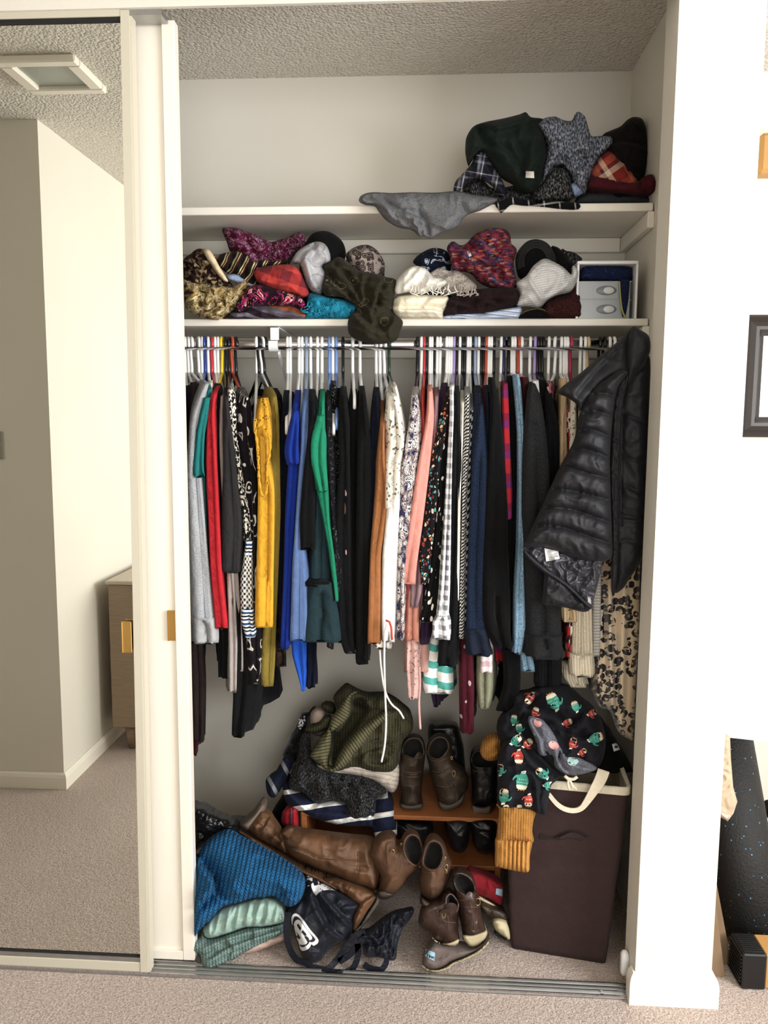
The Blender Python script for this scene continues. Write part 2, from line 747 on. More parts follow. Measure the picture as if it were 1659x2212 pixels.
def carpet_mat():
    t = NT('beige_carpet')
    o = t.obj()
    big = t.noise(o, 5, 4, .6)
    fine = t.noise(o, 190, 3, .75)
    mid = t.noise(o, 60, 3, .6)
    c1 = t.mix(big, lin('d3bcae'), lin('ead6ca'))
    c2 = t.mix(t.ramp(fine, [(0, 0.0), (.36, 0.0), (.60, 1.0)], False), lin('9e8677'), c1)
    h = t.math('ADD', t.math('MULTIPLY', fine, .8), mid)
    nm = t.bump(h, 1.0, .010)
    t.b.inputs['Sheen Weight'].default_value = .3
    return t.done(c2, 1.0, 0, nm, Specular_IOR_Level=.05)


m_ceil, m_carpet = ceiling_mat(), carpet_mat()
m_chrome = plain('brushed_steel', 'c9c9cb', .22, 1.0, var=.1)
m_alu = plain('worn_aluminium', 'a9aaa8', .38, .9, .1, 90, .2)
m_brass = plain('brushed_brass', 'c79a4e', .35, .85)
m_mirror = NT('mirror_silver').done((.74, .74, .69, 1), .0, 1.0)
m_whiteplastic = plain('white_plastic', 'e9e9ea', .35)
m_black = plain('black_gap', '151413', .8)

CEIL = 2.44
YB = .70        # closet back wall
XR = .575       # closet right wall inside
XL = -1.55      # closet left wall inside
XJ, XW, YJ = .5085, .690, .099
HDR = 2.3036


def struct(name, mb, mat):
    return tag(mb.build(name, mat), kind='structure')


struct('floor', MB().box((-3.2, -3.9, -.05), (2.6, .85, 0)), m_carpet)
struct('ceiling', MB().box((-3.2, -3.9, CEIL), (2.6, .85, CEIL+.05)), m_ceil)
# closet shell
struct('wall_closet_back', MB().box((XL-.1, YB, 0), (XW, YB+.1, CEIL)), m_wall)
struct('wall_closet_left', MB().box((XL-.1, .1, 0), (XL, YB, CEIL)), m_wall)
struct('wall_closet_right', MB().box((XR, YJ, 0), (XW, YB, CEIL)), m_wall)
struct('wall_front_right', MB().box((XJ, 0, 0), (XW, YJ, CEIL)), m_wall)
struct('wall_front_left', MB().box((-3.2, 0, 0), (XL-.02, .1, CEIL)), m_wall)
struct('wall_header', MB().box((XL-.02, -.004, HDR), (XJ, .006, CEIL)), m_wall)
# bedroom shell
NB = .724
struct('wall_nook', MB().box((XW, NB, 0), (2.6, NB+.1, CEIL)), m_wall)


def holed(name, axis, pos, th, lo, hi, win):
    c0, c1, z0, z1 = win
    mb = MB()
    for a0, a1, b0, b1 in ((lo, c0, 0, CEIL), (c1, hi, 0, CEIL), (c0, c1, 0, z0), (c0, c1, z1, CEIL)):
        if axis == 'x': mb.box((pos, a0, b0), (pos+th, a1, b1))
        else: mb.box((a0, pos, b0), (a1, pos+th, b1))
    return struct(name, mb, m_wall)


wr_ = (WIN_R[1]-WIN_R[3]/2, WIN_R[1]+WIN_R[3]/2, WIN_R[2]-WIN_R[4]/2, WIN_R[2]+WIN_R[4]/2)
wb_ = (WIN_B[0]-WIN_B[3]/2, WIN_B[0]+WIN_B[3]/2, WIN_B[2]-WIN_B[4]/2, WIN_B[2]+WIN_B[4]/2)
holed('wall_right', 'x', 2.45, .1, -3.8, NB+.1, wr_)
holed('wall_back', 'y', -3.85, .1, -3.2, 2.45, wb_)
struct('wall_left', MB().box((-1.49, -3.75, 0), (-1.39, -.97, CEIL)), m_wall)
struct('wall_hall', MB().box((-3.2, -1.07, 0), (-1.49, -.97, CEIL)), m_wall)
struct('wall_hall_end', MB().box((-3.3, -1.07, 0), (-3.2, .1, CEIL)), m_wall)
m_glass = NT('window_glass').done('ffffff', .0, 0, Transmission_Weight=1.0, IOR=1.02)
for k, (ax, w) in enumerate((('x', wr_), ('y', wb_))):
    t = .035
    mb = MB()
    for a0, a1, b0, b1 in ((w[0], w[0]+t, w[2], w[3]), (w[1]-t, w[1], w[2], w[3]), (w[0], w[1], w[2], w[2]+t), (w[0], w[1], w[3]-t, w[3]), ((w[0]+w[1])/2-t/2, (w[0]+w[1])/2+t/2, w[2], w[3])):
        if ax == 'x': mb.box((2.47, a0, b0), (2.52, a1, b1))
        else: mb.box((a0, -3.83, b0), (a1, -3.78, b1))
    o = struct('window_%d' % (k+1), mb, m_trim)
# baseboards


def bb(name, pts, h=.062, th=.013):
    """rounded baseboard along a polyline, thickness to its left side"""
    mb = MB()
    prof = [(0, 0), (th, 0), (th, h*.72), (th*.75, h*.9), (th*.35, h), (0, h)]
    P = [np.array(p, float) for p in pts]
    loops = []
    for i, p in enumerate(P):
        d0 = P[i]-P[i-1] if i else P[1]-P[0]
        d1 = P[i+1]-P[i] if i < len(P)-1 else d0
        d0, d1 = d0/np.linalg.norm(d0), d1/np.linalg.norm(d1)
        n0, n1 = np.array([d0[1], -d0[0]]), np.array([d1[1], -d1[0]])
        nn = (n0+n1)/(1+n0@n1)
        loops.append([(*(p+nn*a), b) for a, b in prof])
    mb.loft(loops)
    return tag(mb.build(name, m_trim), kind='structure')


bb('baseboard_front', [(XJ-.001, .02), (XJ-.001, -.001), (XW+.001, -.001), (XW+.001, NB)], .078, .014)
bb('baseboard_nook', [(XW+.02, NB-.001), (2.44, NB-.001)])
bb('baseboard_left', [(-3.1, -.969), (-1.389, -.969), (-1.389, -3.7)][::-1])
# shelves with the cleats that carry them
m_shelf = wall_mat('shelf_paint', 'ece5d8', .5)
for nm, z, th, lab in (('closet_shelf', 1.9796, .021, 'upper white closet shelf with a grey blanket hanging over its edge'), ('closet_shelf', 1.681, .019, 'lower white closet shelf above the rod, crowded with scarves')):
    s = MB().box((XL, .38, z-th), (XR-.004, YB-.002, z), .002).build(nm, m_shelf)
    tag(s, lab, 'shelf')
for k, (z, h) in enumerate(((1.9576, .042), (1.661, .062))):
    struct('trim_%d' % (2*k+1), MB().box((XL, YB-.018, z-h), (XR-.019, YB, z), .002), m_trim)
    struct('trim_%d' % (2*k+2), MB().box((XR-.018, .378, z-h), (XR, YB, z), .002), m_trim)
# rod and bracket
RODY, RODZ, RODR = .40, 1.6125, .0138
rod = empty('closet_rod', 'chrome closet rod under the lower shelf holding all the hangers', 'rod', (0, RODY, RODZ))
MB().tube([(XL+.01, RODY, RODZ), (XR-.012, RODY, RODZ)], RODR, 24).build('rod_tube', m_chrome, rod, True)
for x in (XR-.012,):
    MB().tube([(x, RODY, RODZ), (x+.011, RODY, RODZ)], .028, 20).build('end_socket', m_whiteplastic, rod, True)
bx = U(594, 735, .39)[0]
br = empty('rod_bracket', 'white metal bracket holding the rod up under the lower shelf', 'bracket', (bx, .40, 1.66))
MB().box((bx-.012, .383, 1.624), (bx+.012, .387, 1.661), .001).build('front_plate', m_whiteplastic, br)
MB().box((bx-.012, .383, 1.657), (bx+.012, .66, 1.661), .001).build('top_arm', m_whiteplastic, br)
mb = MB()
pts = [(bx-.004+0*a, RODY-.018*math.cos(a), RODZ-.018*math.sin(a)) for a in np.linspace(-.6, 3.3, 12)]
loops = []
for (x, y, z) in pts:
    loops.append([(x-.013, y, z), (x+.013, y, z), (x+.013, y-.002*math.copysign(1, .40-y+1e-6), z-.001), (x-.013, y-.002*math.copysign(1, .40-y+1e-6), z-.001)])
mb.loft(loops)
mb.build('rod_cradle', m_whiteplastic, br)
MB().hexa([(bx+.004, .41, 1.588), (bx+.009, .41, 1.588), (bx+.009, .685, 1.41), (bx+.004, .685, 1.41), (bx+.004, .41, 1.606), (bx+.009, .41, 1.606), (bx+.009, .685, 1.44), (bx+.004, .685, 1.44)]).build('diagonal_strut', m_whiteplastic, br)

# mirror door (front track), leaning a little out of plumb
def xm(z): return -.699+.020*z/2.3
d1 = bpy.data.objects.new('door_1', None)
link(d1)
tag(d1, 'sliding mirror door with a cream metal frame reflecting the bedroom', kind='structure')
fw_ = .0235
MB().hexa([(-1.53, .012, .02), (xm(0)-fw_, .012, .02), (xm(0)-fw_, .016, .02), (-1.53, .016, .02), (-1.53, .012, 2.296), (xm(2.3)-fw_, .012, 2.296), (xm(2.3)-fw_, .016, 2.296), (-1.53, .016, 2.296)]).build('mirror_pane', m_mirror, d1)
def stile(x0, x1, y0, y1):
    return MB().hexa([(xm(0)+x0, y0, .006), (xm(0)+x1, y0, .006), (xm(0)+x1, y1, .006), (xm(0)+x0, y1, .006), (xm(2.3)+x0, y0, 2.302), (xm(2.3)+x1, y0, 2.302), (xm(2.3)+x1, y1, 2.302), (xm(2.3)+x0, y1, 2.302)])
sb_ = stile(-fw_, -.004, .002, .03)
sb_.V += []
sb_.build('stile', m_frame, d1)
stile(-.004, 0, .006, .032).build('stile', m_frame, d1)
MB().box((-1.53, .004, .006), (xm(0)-fw_, .03, .034), .002).build('rail', m_frame, d1)
MB().box((-1.53, .006, .034), (xm(0)-fw_, .012, .046)).build('rail_channel', m_alu, d1)
MB().box((-1.53, .008, .044), (xm(0)-fw_, .0118, .049)).build('gasket', m_black, d1)
MB().box((-1.53, .006, 2.282), (xm(2.3)-fw_, .03, 2.302), .001).build('rail', m_black, d1)
MB().box((-1.53, .003, 2.290), (xm(2.3)-fw_, .008, 2.3035)).build('top_guide', m_frame, d1)
h0, h1 = U(262, 1343, .0)[2], U(262, 1410, .0)[2]
hx = U(284, 1376, 0)[0]
MB().box((hx-.0235, .0, h1), (hx, .0035, h0), .001).box((hx-.0235, -.004, h1), (hx-.0205, .003, h0), .001).build('pull_handle', m_brass, d1)
# plain door behind it
d2 = bpy.data.objects.new('door_2', None)
link(d2)
tag(d2, 'plain cream sliding door panel standing behind the mirror door', kind='structure')
XD = -.597
MB().box((-1.5, .060, .018), (XD-.03, .074, 2.302)).build('panel', m_doorpaint, d2)
MB().box((XD-.031, .050, .012), (XD, .079, 2.303), .002).build('stile', m_doorpaint, d2)
MB().box((-1.5, .051, .012), (XD-.0312, .078, .036), .001).build('rail', m_doorpaint, d2)
h0, h1 = U(362, 1320, .05)[2], U(362, 1385, .05)[2]
hx = U(382, 1352, .05)[0]
MB().box((hx-.024, .0535, h1), (hx, .0595, h0), .001).box((hx-.024, .0505, h1), (hx-.0215, .056, h0)).build('pull_handle', m_brass, d2)
# floor and head tracks
tr = bpy.data.objects.new('trim_5', None)
link(tr)
tag(tr, 'aluminium double floor track of the sliding doors', kind='structure')
MB().box((-1.55, .0, 0), (XJ-.002, .048, .0045)).build('track_bed', m_alu, tr)
for y in (.001, .0175, .031, .0455):
    MB().box((-1.55, y, .0045), (XJ-.002, y+.0025, .0105)).build('track_rail', m_chrome, tr)
for px_, py_ in ((1300, 2148), (541, 2119)):
    c = UZ(px_, py_, .005)
    MB().tube([(c[0], c[1], .004), (c[0], c[1], .0065)], .004, 10).build('screw', m_chrome, tr)
tt = struct('trim_6', MB().box((-1.55, .004, HDR-.012), (-.61, .045, HDR)), m_alu)
tt['label'] = 'aluminium head track of the sliding doors'
# white plastic bumper on the jamb foot
bp = U(1349, 2095, .06)
g = MB()
loops = []
for a, s in ((0, .75), (.006, 1), (.014, 1), (.019, .8)):
    loops.append([(XJ-.0005-a, .062+.013*s*math.cos(t), .055+.034*s*math.copysign(abs(math.sin(t))**.6, math.sin(t))) for t in np.linspace(0, 2*math.pi, 20, endpoint=False)])
g.loft(loops)
tag(g.build('door_bumper', m_whiteplastic, smooth=True), 'small white plastic door bumper at the foot of the right jamb', 'bumper')

# bedroom things seen only in the mirror
lf = empty('ceiling_light', 'square recessed ceiling light reflected in the mirror door', 'light', (-1.15, -.6, CEIL))
fx0, fx1, fy0, fy1 = -1.275, -1.035, -.715, -.485
mb = MB()
for a0, a1, b0, b1 in ((fx0, fx1, fy0, fy0+.035), (fx0, fx1, fy1-.035, fy1), (fx0, fx0+.04, fy0+.035, fy1-.035), (fx1-.04, fx1, fy0+.035, fy1-.035)):
    mb.box((a0, b0, CEIL-.022), (a1, b1, CEIL), .004)
mb.build('frame', m_trim, lf)
MB().box((fx0+.04, fy0+.035, CEIL-.010), (fx1-.04, fy1-.035, CEIL)).build('diffuser', plain('frosted_glass', '9aa096', .35), lf)
sw = U(3, 962, .97+.02)
MB().box((sw[0]-.06, -.969, sw[2]-.045), (sw[0]+.010, -.962, sw[2]+.045), .002)
swo = MB().box((sw[0]-.07, -.97, sw[2]-.05), (sw[0]+.008, -.962, sw[2]+.05), .002).build('switch_plate', plain('switch_grey', '9a958a', .4))
tag(swo, 'grey light switch plate at the left edge of the mirror reflection', 'switch')


def vm(px_, py_, yreal):
    """real point whose mirror image is seen at the pixel"""
    p = U(px_, py_, .024-yreal)
    return np.array([p[0], yreal, p[2]])


m_wood = NT('walnut_grey')
_o = m_wood.obj((3, 3, 30))
m_wood = m_wood.done(m_wood.mix(m_wood.noise(_o, 4, 5, .6, 1.0), lin('7d6853'), lin('a58c72')), .5)
DY = -1.31
topz = vm(236, 1262, DY)[2]
botz = vm(262, 1572, DY)[2]
dr = empty('dresser', 'low wooden dresser with tapered legs reflected beside the mirror frame', 'dresser', (-1.15, -1.9, 0))
dx0 = vm(237, 1400, DY)[0]
MB().box((dx0, -2.5, botz), (-.92, DY, topz), .004).build('body', m_wood, dr)
MB().box((dx0-.006, -2.51, topz), (-.905, DY+.012, topz+.016), .003).build('top', plain('dresser_top', 'b9ab98', .5), dr)
for k in range(3):
    zz = botz+.02+(topz-botz-.02)/3*k
    o = MB().box((-.9195, -2.47, zz), (-.904, DY-.03, zz+(topz-botz-.02)/3-.02), .003).build('drawer', m_wood, dr)
    MB().tube([(-.904, -1.9, zz+.1), (-.884, -1.9, zz+.1)], .012, 12).build('knob', m_brass, o)
for x, y in ((dx0+.065, DY-.055), (-.98, DY-.055), (dx0+.065, -2.44), (-.98, -2.44)):
    MB().tube([(x, y, 0), (x, y, botz)], [.02, .032], 16).build('leg', m_wood, dr, True)

# ---------------------------------------------------------------- hangers and hanging clothes
HCOL = {'w': ('white', 'f1f1f0'), 'k': ('black', '121215'), 'b': ('royal blue', '24439a'), 'r': ('red', 'cf2f38'), 'y': ('yellow', 'e8c012'), 'o': ('rust orange', 'b8452a'),
        'g': ('dark green', '1d3a28'), 's': ('pale slate blue', '8ea6c4'), 'p': ('periwinkle blue', '6f95d8'), 'l': ('lilac', 'a88fce'), 'n': ('navy blue', '1d2550'), 'm': ('magenta', 'b3224f'), 't': ('beige', 'c9ae83')}
HM = {k: plain('hanger_'+v[0].replace(' ', '_'), v[1], .3, var=.03) for k, v in HCOL.items()}


def hanger(hx, col, tip, label, droop=.0):
    """tubular plastic hanger hooked over the rod; tip = front end of its arm"""
    x0 = U(hx, 745, RODY)[0]
    tx, ty, tz = tip
    ex = np.array([tx-x0, ty-RODY, 0])
    L = np.linalg.norm(ex)
    ex /= L
    o = np.array([x0, RODY, RODZ])
    z0 = -.083
    zt = tz-RODZ
    def P(a, z, s=0): return o+ex*a+np.array([s, 0, z])
    R = RODR+.0056
    hook = [P(-R*math.cos(t), R*math.sin(t)) for t in np.linspace(math.pi*1.12, 0, 12)]
    hook += [P(-R*.98, -.012), P(-R*.75, -.03), P(-.004, -.05), P(0, -.066), P(0, z0)]
    r = .0044
    mb = MB()
    mb.tube(hook, r, 8)
    zm = z0+.004
    body = [P(0, zm)]
    for s in (1, -1):
        body += [] if s > 0 else []
    pts = [P(0, zm), P(L*.5, zm+(zt-zm)*.48), P(L*.93, zt+.012), P(L*.985, zt+.002), P(L, zt-.008), P(L*.985, zt-.018), P(L*.93, zt-.022), P(0, zt-.022), P(-L*.93, zt-.022), P(-L*.985, zt-.018), P(-L, zt-.008), P(-L*.985, zt+.002), P(-L*.93, zt+.012), P(-L*.5, zm+(zt-zm)*.48)]
    mb.tube(pts, r, 8, closed=True)
    h = mb.build('hanger', HM[col], None, True)
    return tag(h, label, 'hanger', 'plastic hangers on the closet rod')


def strip(name, rows, mat, parent, hx=None, yf=.19, depth=None, bx=None, top=None, amp=.0048, lam=.026, nv=30, ns=15, seed=0, thin=.007, hemslope=0.0, flat=False, uvrot=0):
    """one hanging piece of cloth: rows (py, xl, xr) give its front edge at depth yf, the cloth runs back from there"""
    rows = np.array(rows, float)
    Lp, Rp = UA(rows[:, 1], rows[:, 0], np.full(len(rows), yf)), UA(rows[:, 2], rows[:, 0], np.full(len(rows), yf))
    C, HW, Z = (Lp[:, 0]+Rp[:, 0])/2, np.maximum((Rp[:, 0]-Lp[:, 0])/2, .0025), (Lp[:, 2]+Rp[:, 2])/2
    order = np.argsort(-Z)
    C, HW, Z = C[order], HW[order], Z[order]
    tt = (Z[0]-Z)/(Z[0]-Z[-1])
    v = np.linspace(0, 1, nv)
    def sm(a):
        r = np.interp(v, tt, a)
        return np.convolve(np.pad(r, 1, 'edge'), [.25, .5, .25], 'valid')
    c, hw, z = sm(C), sm(HW), np.interp(v, tt, Z)
    full = depth is None
    c[0], hw[0] = C[0], (min(HW[0], .008) if full else HW[0])
    if not full: amp = amp*(.22 if name in ('cuff', 'ladder_trim', 'blue_band', 'ribbed_hem') else .55)
    x0 = U(hx, 745, RODY)[0] if hx is not None else None
    ybk = (2*RODY-yf) if full else yf+depth
    if full:
        cb_top = x0+(x0-c[0])*.8
        cb = cb_top+(c-c[0])*.55
        if bx is not None: cb = cb_top+(U(bx[0], bx[1], ybk)[0]-cb_top)*v
    else:
        cb = c+((x0-c[0])*.4 if x0 is not None else 0)
    s = np.linspace(0, 1, ns)**1.8
    dY = ybk-yf
    sd = np.concatenate([s, s[::-1]])
    side = np.concatenate([-np.ones(ns), np.ones(ns)])
    zc = RODZ-.088 if top is None else top
    V, UVs = [], []
    hb = np.minimum(hw, thin+.006*v)
    rs = np.clip(hw*1.3/dY, .05, .5)
    ph = RNG.rand()*6.28
    n2 = 2*ns
    for j in range(nv):
        sh = np.sqrt(np.clip(1-(1-np.minimum(sd/rs[j], 1))**2, 0, 1))*np.sqrt(np.clip(1-np.maximum((sd-.94)/.06, 0)**2, 0, 1))
        w = (hw[j]+(hb[j]-hw[j])*np.clip((sd-rs[j])/(1-rs[j])*1.5, 0, 1))*sh
        x = c[j]+(cb[j]-c[j])*sd+side*w
        y = yf+dY*sd
        if full:
            zt = Z[0]+(zc-Z[0])*(1-np.abs(2*sd-1))**.85
            zt = zt-.05*np.exp(-((sd-.5)/.19)**4)
        else:
            zt = Z[0]+(.012)*sd
        zh = Z[-1]+hemslope*sd
        zz = zt+(zh-zt)*v[j]
        # pleats
        a = np.cumsum(np.hypot(np.diff(x, prepend=x[0]), np.diff(y, prepend=y[0])))
        g = amp*min(1, v[j]*3.5+.05)
        wv = np.sin(6.283*a/lam+ph+1.3*math.sin(3*v[j]+ph))+.5*np.sin(6.283*a/lam*.43+2*ph+2*v[j])
        fold = g*1.6*np.sin(6.283*(sd*1.7)+ph*2+2.2*v[j])
        nx, ny = side*np.clip(sd/rs[j], .15, 1), -np.clip(1-sd/rs[j], 0, 1)
        x = x+nx*g*wv*.6+fold*np.clip(sd*3, 0, 1)
        y = y+ny*g*wv*.6+g*.5*np.sin(7*v[j]+ph)
        gr = min(hw[j]*.9, .02)*min(1, v[j]*4)*np.exp(-((x-c[j])/(hw[j]*.38))**2)*(sd < .5)
        y = y+gr
        if j == nv-1: zz = zz+.004*np.sin(a/lam*5+ph)
        V.append(np.stack([x, y, zz], 1))
        UVs.append(np.stack([a, zz], 1) if not uvrot else np.stack([zz, a], 1))
    V, UVs = np.concatenate(V), np.concatenate(UVs)
    Fc = []
    for j in range(nv-1):
        for k in range(n2):
            k2 = (k+1) % n2
            Fc.append((j*n2+k, j*n2+n2+k, j*n2+n2+k2, j*n2+k2))
    for k in range(ns-1):
        Fc.append((k, k+1, n2-2-k, n2-1-k))
    # inner turn at the hem
    jb = (nv-1)*n2
    for k in range(ns-1):
        Fc.append((jb+k, jb+n2-1-k, jb+n2-2-k, jb+k+1))
    return mesh(name, V, Fc, mat, parent, UVs)


def R_(s):
    return [tuple(float(x) for x in r.split(',')) for r in s.split()]


FB = {}
def fb(key, col=None, pat=None, **k):
    FB[key] = fab(key, col or '808080', pat, **k)
    return FB[key]


fb('navy', '0e1322'); fb('brown_dark', '2e2423'); fb('grey_pique', None, p_heather('8f9297', 'b4b7ba', 420)); fb('grey_cuff', 'a7a9aa')
fb('teal', '17706f'); fb('red', 'c3222c'); fb('black', '09090a'); fb('black_soft', '0f0f11'); fb('black_knit', None, p_rib('131316', .009, .35))
fb('taupe', '9d938e'); fb('charcoal', '2a282a'); fb('cream', 'e6dfcf'); fb('white', 'e8e6e2'); fb('royal', '112b88'); fb('royal_bright', '1f55c8'); fb('slate_blue', '536c9c')
fb('dark_teal', '1c3036'); fb('kelly', '157a58'); fb('caramel', '9a5f35'); fb('coral', 'd04a3c'); fb('peach', 'd4877a'); fb('salmon', 'c98470'); fb('blush', 'c79a90')
fb('rose', 'b58984'); fb('mauve', '8d6f76'); fb('purple', '2c1b33'); fb('mustard', 'd69a20', crease=.6); fb('mustard_lace', None, p_lace('cc921f', '6d4a0c', 130, .3)); fb('olive_gold', '7c6a28')
fb('burgundy_dark', '3d1418'); fb('sage', '8b8d74'); fb('navy_knit', None, p_heather('141b2a', '202a3e', 300)); fb('beige', 'bda077'); fb('beige_rib', None, p_rib('cbb188', .009, .6))
fb('cream_knit', None, p_knit('e2d6bd', 'b9ab90', .008, .006), hs=.8); fb('cream_rib', None, p_rib('e0d4bb', .008, .7))
fb('indigo_denim', None, p_heather('0e1728', '1a2942', 500, .5)); fb('indigo_dark', None, p_heather('121825', '1b2436', 500, .5)); fb('light_denim', None, p_heather('58788f', '7d9db4', 400, .4)); fb('black_denim', None, p_heather('17181a', '252628', 500, .4))
fb('tweed', None, p_cells(['141414', 'd8d2c4', '101010', 'c9c2b4', '1b1b1b'], 190, .004)); fb('tweed_check', None, p_plaid('', [(0, '0f1012'), (.5, 'e6e2d8')], [(0, 'e6e2d8'), (.5, '0f1012')], .011, .011, 45))
fb('tweed_blue', None, p_stripes([(0, '274a7c'), (.2, 'dfe2e2'), (.4, '1b2e55'), (.55, 'e4e2da'), (.7, '101318'), (.85, 'd9dad6')], .03))
fb('ikat', None, p_rings([(0, 'd9d4c9'), (.1, '17121a'), (.2, 'cfc9bf'), (.27, '140f13'), (.62, '241b22'), (.66, 'bdb7ae'), (.72, '120e12')], 24, .012, .7))
fb('dark_floral', None, p_cells(['15110f', '1c1512', '2d211a', '15110f', '3a2a20', '120e0d'], 60, .01))
fb('feather', None, p_flecks('0c0c0e', 'b9938d', 30, .2, .35, 20, '8c5a4a'))
fb('sparkle', None, p_blobs([(0, '0d0d10'), (.6, '46464c'), (.63, '0f0f12'), (.7, '8d8a80'), (.73, '121215')], 60, 1.5))
fb('dots', None, p_flecks('101013', 'b9b9b9', 190, .22, 1, 0))
fb('lace', None, p_lace('ddd7ca', '6e675c', 90, .32)); fb('rose_lace', None, p_lace('cfa49c', '8d6a64', 110, .3))
fb('paisley', None, p_rings([(0, 'd8d2cc'), (.12, '8d6d62'), (.2, 'e0dcd6'), (.32, '232742'), (.4, 'cfc9c4'), (.5, '9c8880'), (.6, '25284a'), (.66, '9a8a84'), (.72, '2a2c48')], 62, .02, .8, 60))
fb('night_floral', None, p_cells(['121014', '121014', 'b4603f', '121014', '3f8f95', '121014', 'cdb38f', '121014', '7d2f2c', '121014'], 105, .006, '121014', .12))
fb('flecked', None, p_flecks('0b0b0c', 'e9e4d8', 62, .27, .55, 30))
_g = [(0, 'f0f0f2'), (.5, '77777f')]
fb('gingham', None, p_plaid('', _g, _g, .026))
fb('zigzag', None, p_stripes([(0, '17171a'), (.5, 'c9c7c2')], .008, 1, 25, .02)); fb('grey_stripe', None, p_stripes([(0, 'cfcfd0'), (.45, '2a2a2d')], .018, 1, 30))
fb('fine_stripe', None, p_stripes([(0, 'bdbab3'), (.8, '77746f')], .008))
fb('flannel', None, p_plaid('', [(0, '9c1c26'), (.45, '1c2578'), (.8, '561644')], [(0, 'b01e28'), (.5, '182478'), (.75, '331848')], .075))
fb('pink_plaid', None, p_plaid('', [(0, 'c3a7ab'), (.5, 'e6dfe0')], [(0, 'e8e2e2'), (.5, 'b89ba0')], .03))
fb('burgundy_floral', None, p_flecks('4a1420', 'b9a6ae', 30, .2, .8, 20)); fb('mint_stripe', None, p_stripes([(0, '4fb3a8'), (.42, 'eef0ec')], .046, 1, -7))
fb('pink_floral', None, p_cells(['b5656e', '2b2226', 'd7a0a0', '30262a'], 70, .01)); fb('red_white', None, p_stripes([(0, 'a8202a'), (.55, 'e2d9cf')], .07))
fb('crochet', None, p_lace('e6dfd2', '8b8070', 110, .35)); fb('red_floral', None, p_cells(['c73a34', 'e7d6c7', 'b02b2d', '2a2024'], 60, .01))


def garment(name, label, mat, hx, hc, rows, yf=.19, cat=None, hl=None, tip=None, parts=(), ghost=False, **k):
    """a garment (Empty + parts) and the hanger that carries it"""
    rows = R_(rows)
    c = U((rows[0][1]+rows[0][2])/2, rows[0][0], yf)
    g = empty(name, label, cat or name.split('_')[-1], (U(hx, 745, RODY)[0], RODY, c[2]), 'clothes hanging on the rod')
    strip('body', rows, FB[mat] if isinstance(mat, str) else mat, g, hx, yf, **k)
    for pn, pm, pr, py_, pk in parts:
        strip(pn, R_(pr), FB[pm], g, hx, py_, **pk)
    if tip is not None:
        t = U(tip[0], tip[1]-8, .205)
        tp = (t[0], t[1], t[2])
    else:
        ty = max(yf+.016, .2)
        tp = (c[0]+(U(hx, 745, RODY)[0]-c[0])*(ty-yf)/(RODY-yf), ty, c[2]-.012)
    if hc:
        hanger(hx, hc, tp, HCOL[hc][0]+' plastic hanger '+(hl or 'carrying the '+label[:60]))
    return g


S = dict
G = garment
G('navy_shirt', 'navy shirt at the far left end of the rod, mostly hidden', 'navy', 400, 'w', '852,399,412 1000,399,413 1390,402,420', .25, hl='at the far left end of the rod, holding a navy shirt')
G('brown_dress', 'long dark brown dress with the lowest hem beside the white door', 'brown_dark', 406.5, 'w', '838,412,430 880,404,430 1000,402,425 1390,408,440 1480,411,446 1605,412,442', .25, hl='holding the long dark brown dress')
G('grey_shirt', 'light grey textured shirt with a plain cuff, beside the white door', 'grey_pique', 413.5, 'w', '830,440,455 850,430,448 900,412,432 1030,405,436 1200,407,452 1346,410,470', .165, parts=[('cuff', 'grey_cuff', '1340,410,469 1370,411,472 1392,411,474', .163, S(depth=.12, nv=6))], hl='holding the light grey textured shirt', thin=.004)
G('teal_shirt', 'teal short sleeved t-shirt with its sleeve edge showing', 'teal', 429, 'w', '842,448,459 880,436,452 940,427,441 1080,434,446 1300,440,452', .2, parts=[('sleeve', 'teal', '860,440,455 940,422,441 1015,415,442 1030,418,446', .16, S(depth=.1, nv=12, amp=.005))], hl='holding the teal t-shirt')
G('burgundy_skirt', 'burgundy skirt with only its lowest corner showing beside the door', 'burgundy_dark', 436, 'w', '860,440,450 1300,420,440 1560,416,428 1632,416,425', .30, hl='immediately left of the royal blue one at the left end')
G('olive_shirt', 'brownish olive shirt with a sloping shoulder near the left end of the rod', 'charcoal', 442.5, 'b', '832,424,438 860,418,434 1000,412,430 1380,420,445', .235, hl='near the left end, between two white ones')
G('white_shirt', 'off-white shirt squeezed between the teal and red shirts, only its shoulder showing', 'cream', 449.5, 'w', '829,450,460 860,448,458 1200,455,465 1350,462,470', .26, hl='between the royal blue and the red hanger')
G('black_blouse', 'black blouse right behind the red shirt', 'black', 457.5, 'r', '842,468,482 900,460,476 1100,466,484 1400,476,498', .24, hl='near the left end, beside the yellow hanger')
G('black_shirt', 'plain black shirt right of the red shirt', 'black', 464, 'w', '850,468,484 900,455,474 1030,463,483 1300,475,494 1467,476,502', .205, hl='holding the plain black shirt beside the red one')
G('taupe_cardigan', 'long taupe cardigan with two hanging tails below the charcoal jacket', 'taupe', 470.5, 'w', '858,475,486 950,471,482 1030,474,486 1241,490,516 1400,494,528 1452,496,528', .2, parts=[('tail', 'taupe', '1230,490,507 1400,493,512 1496,493,511', .195, S(depth=.1))], hl='immediately left of the yellow hanger')
G('red_shirt', 'bright red long sleeved shirt hanging near the left end', 'red', 478.5, 'y', '854,456,467 890,446,464 1007,441,468 1235,452,478 1360,463,491', .172, hl='holding the bright red shirt', thin=.004)
G('charcoal_jacket', 'charcoal jacket with a straight hem over the taupe cardigan', 'charcoal', 487, 'k', '862,482,493 890,480,497 1028,482,513 1140,479,526 1238,477,521', .168, hl='immediately right of the yellow hanger')
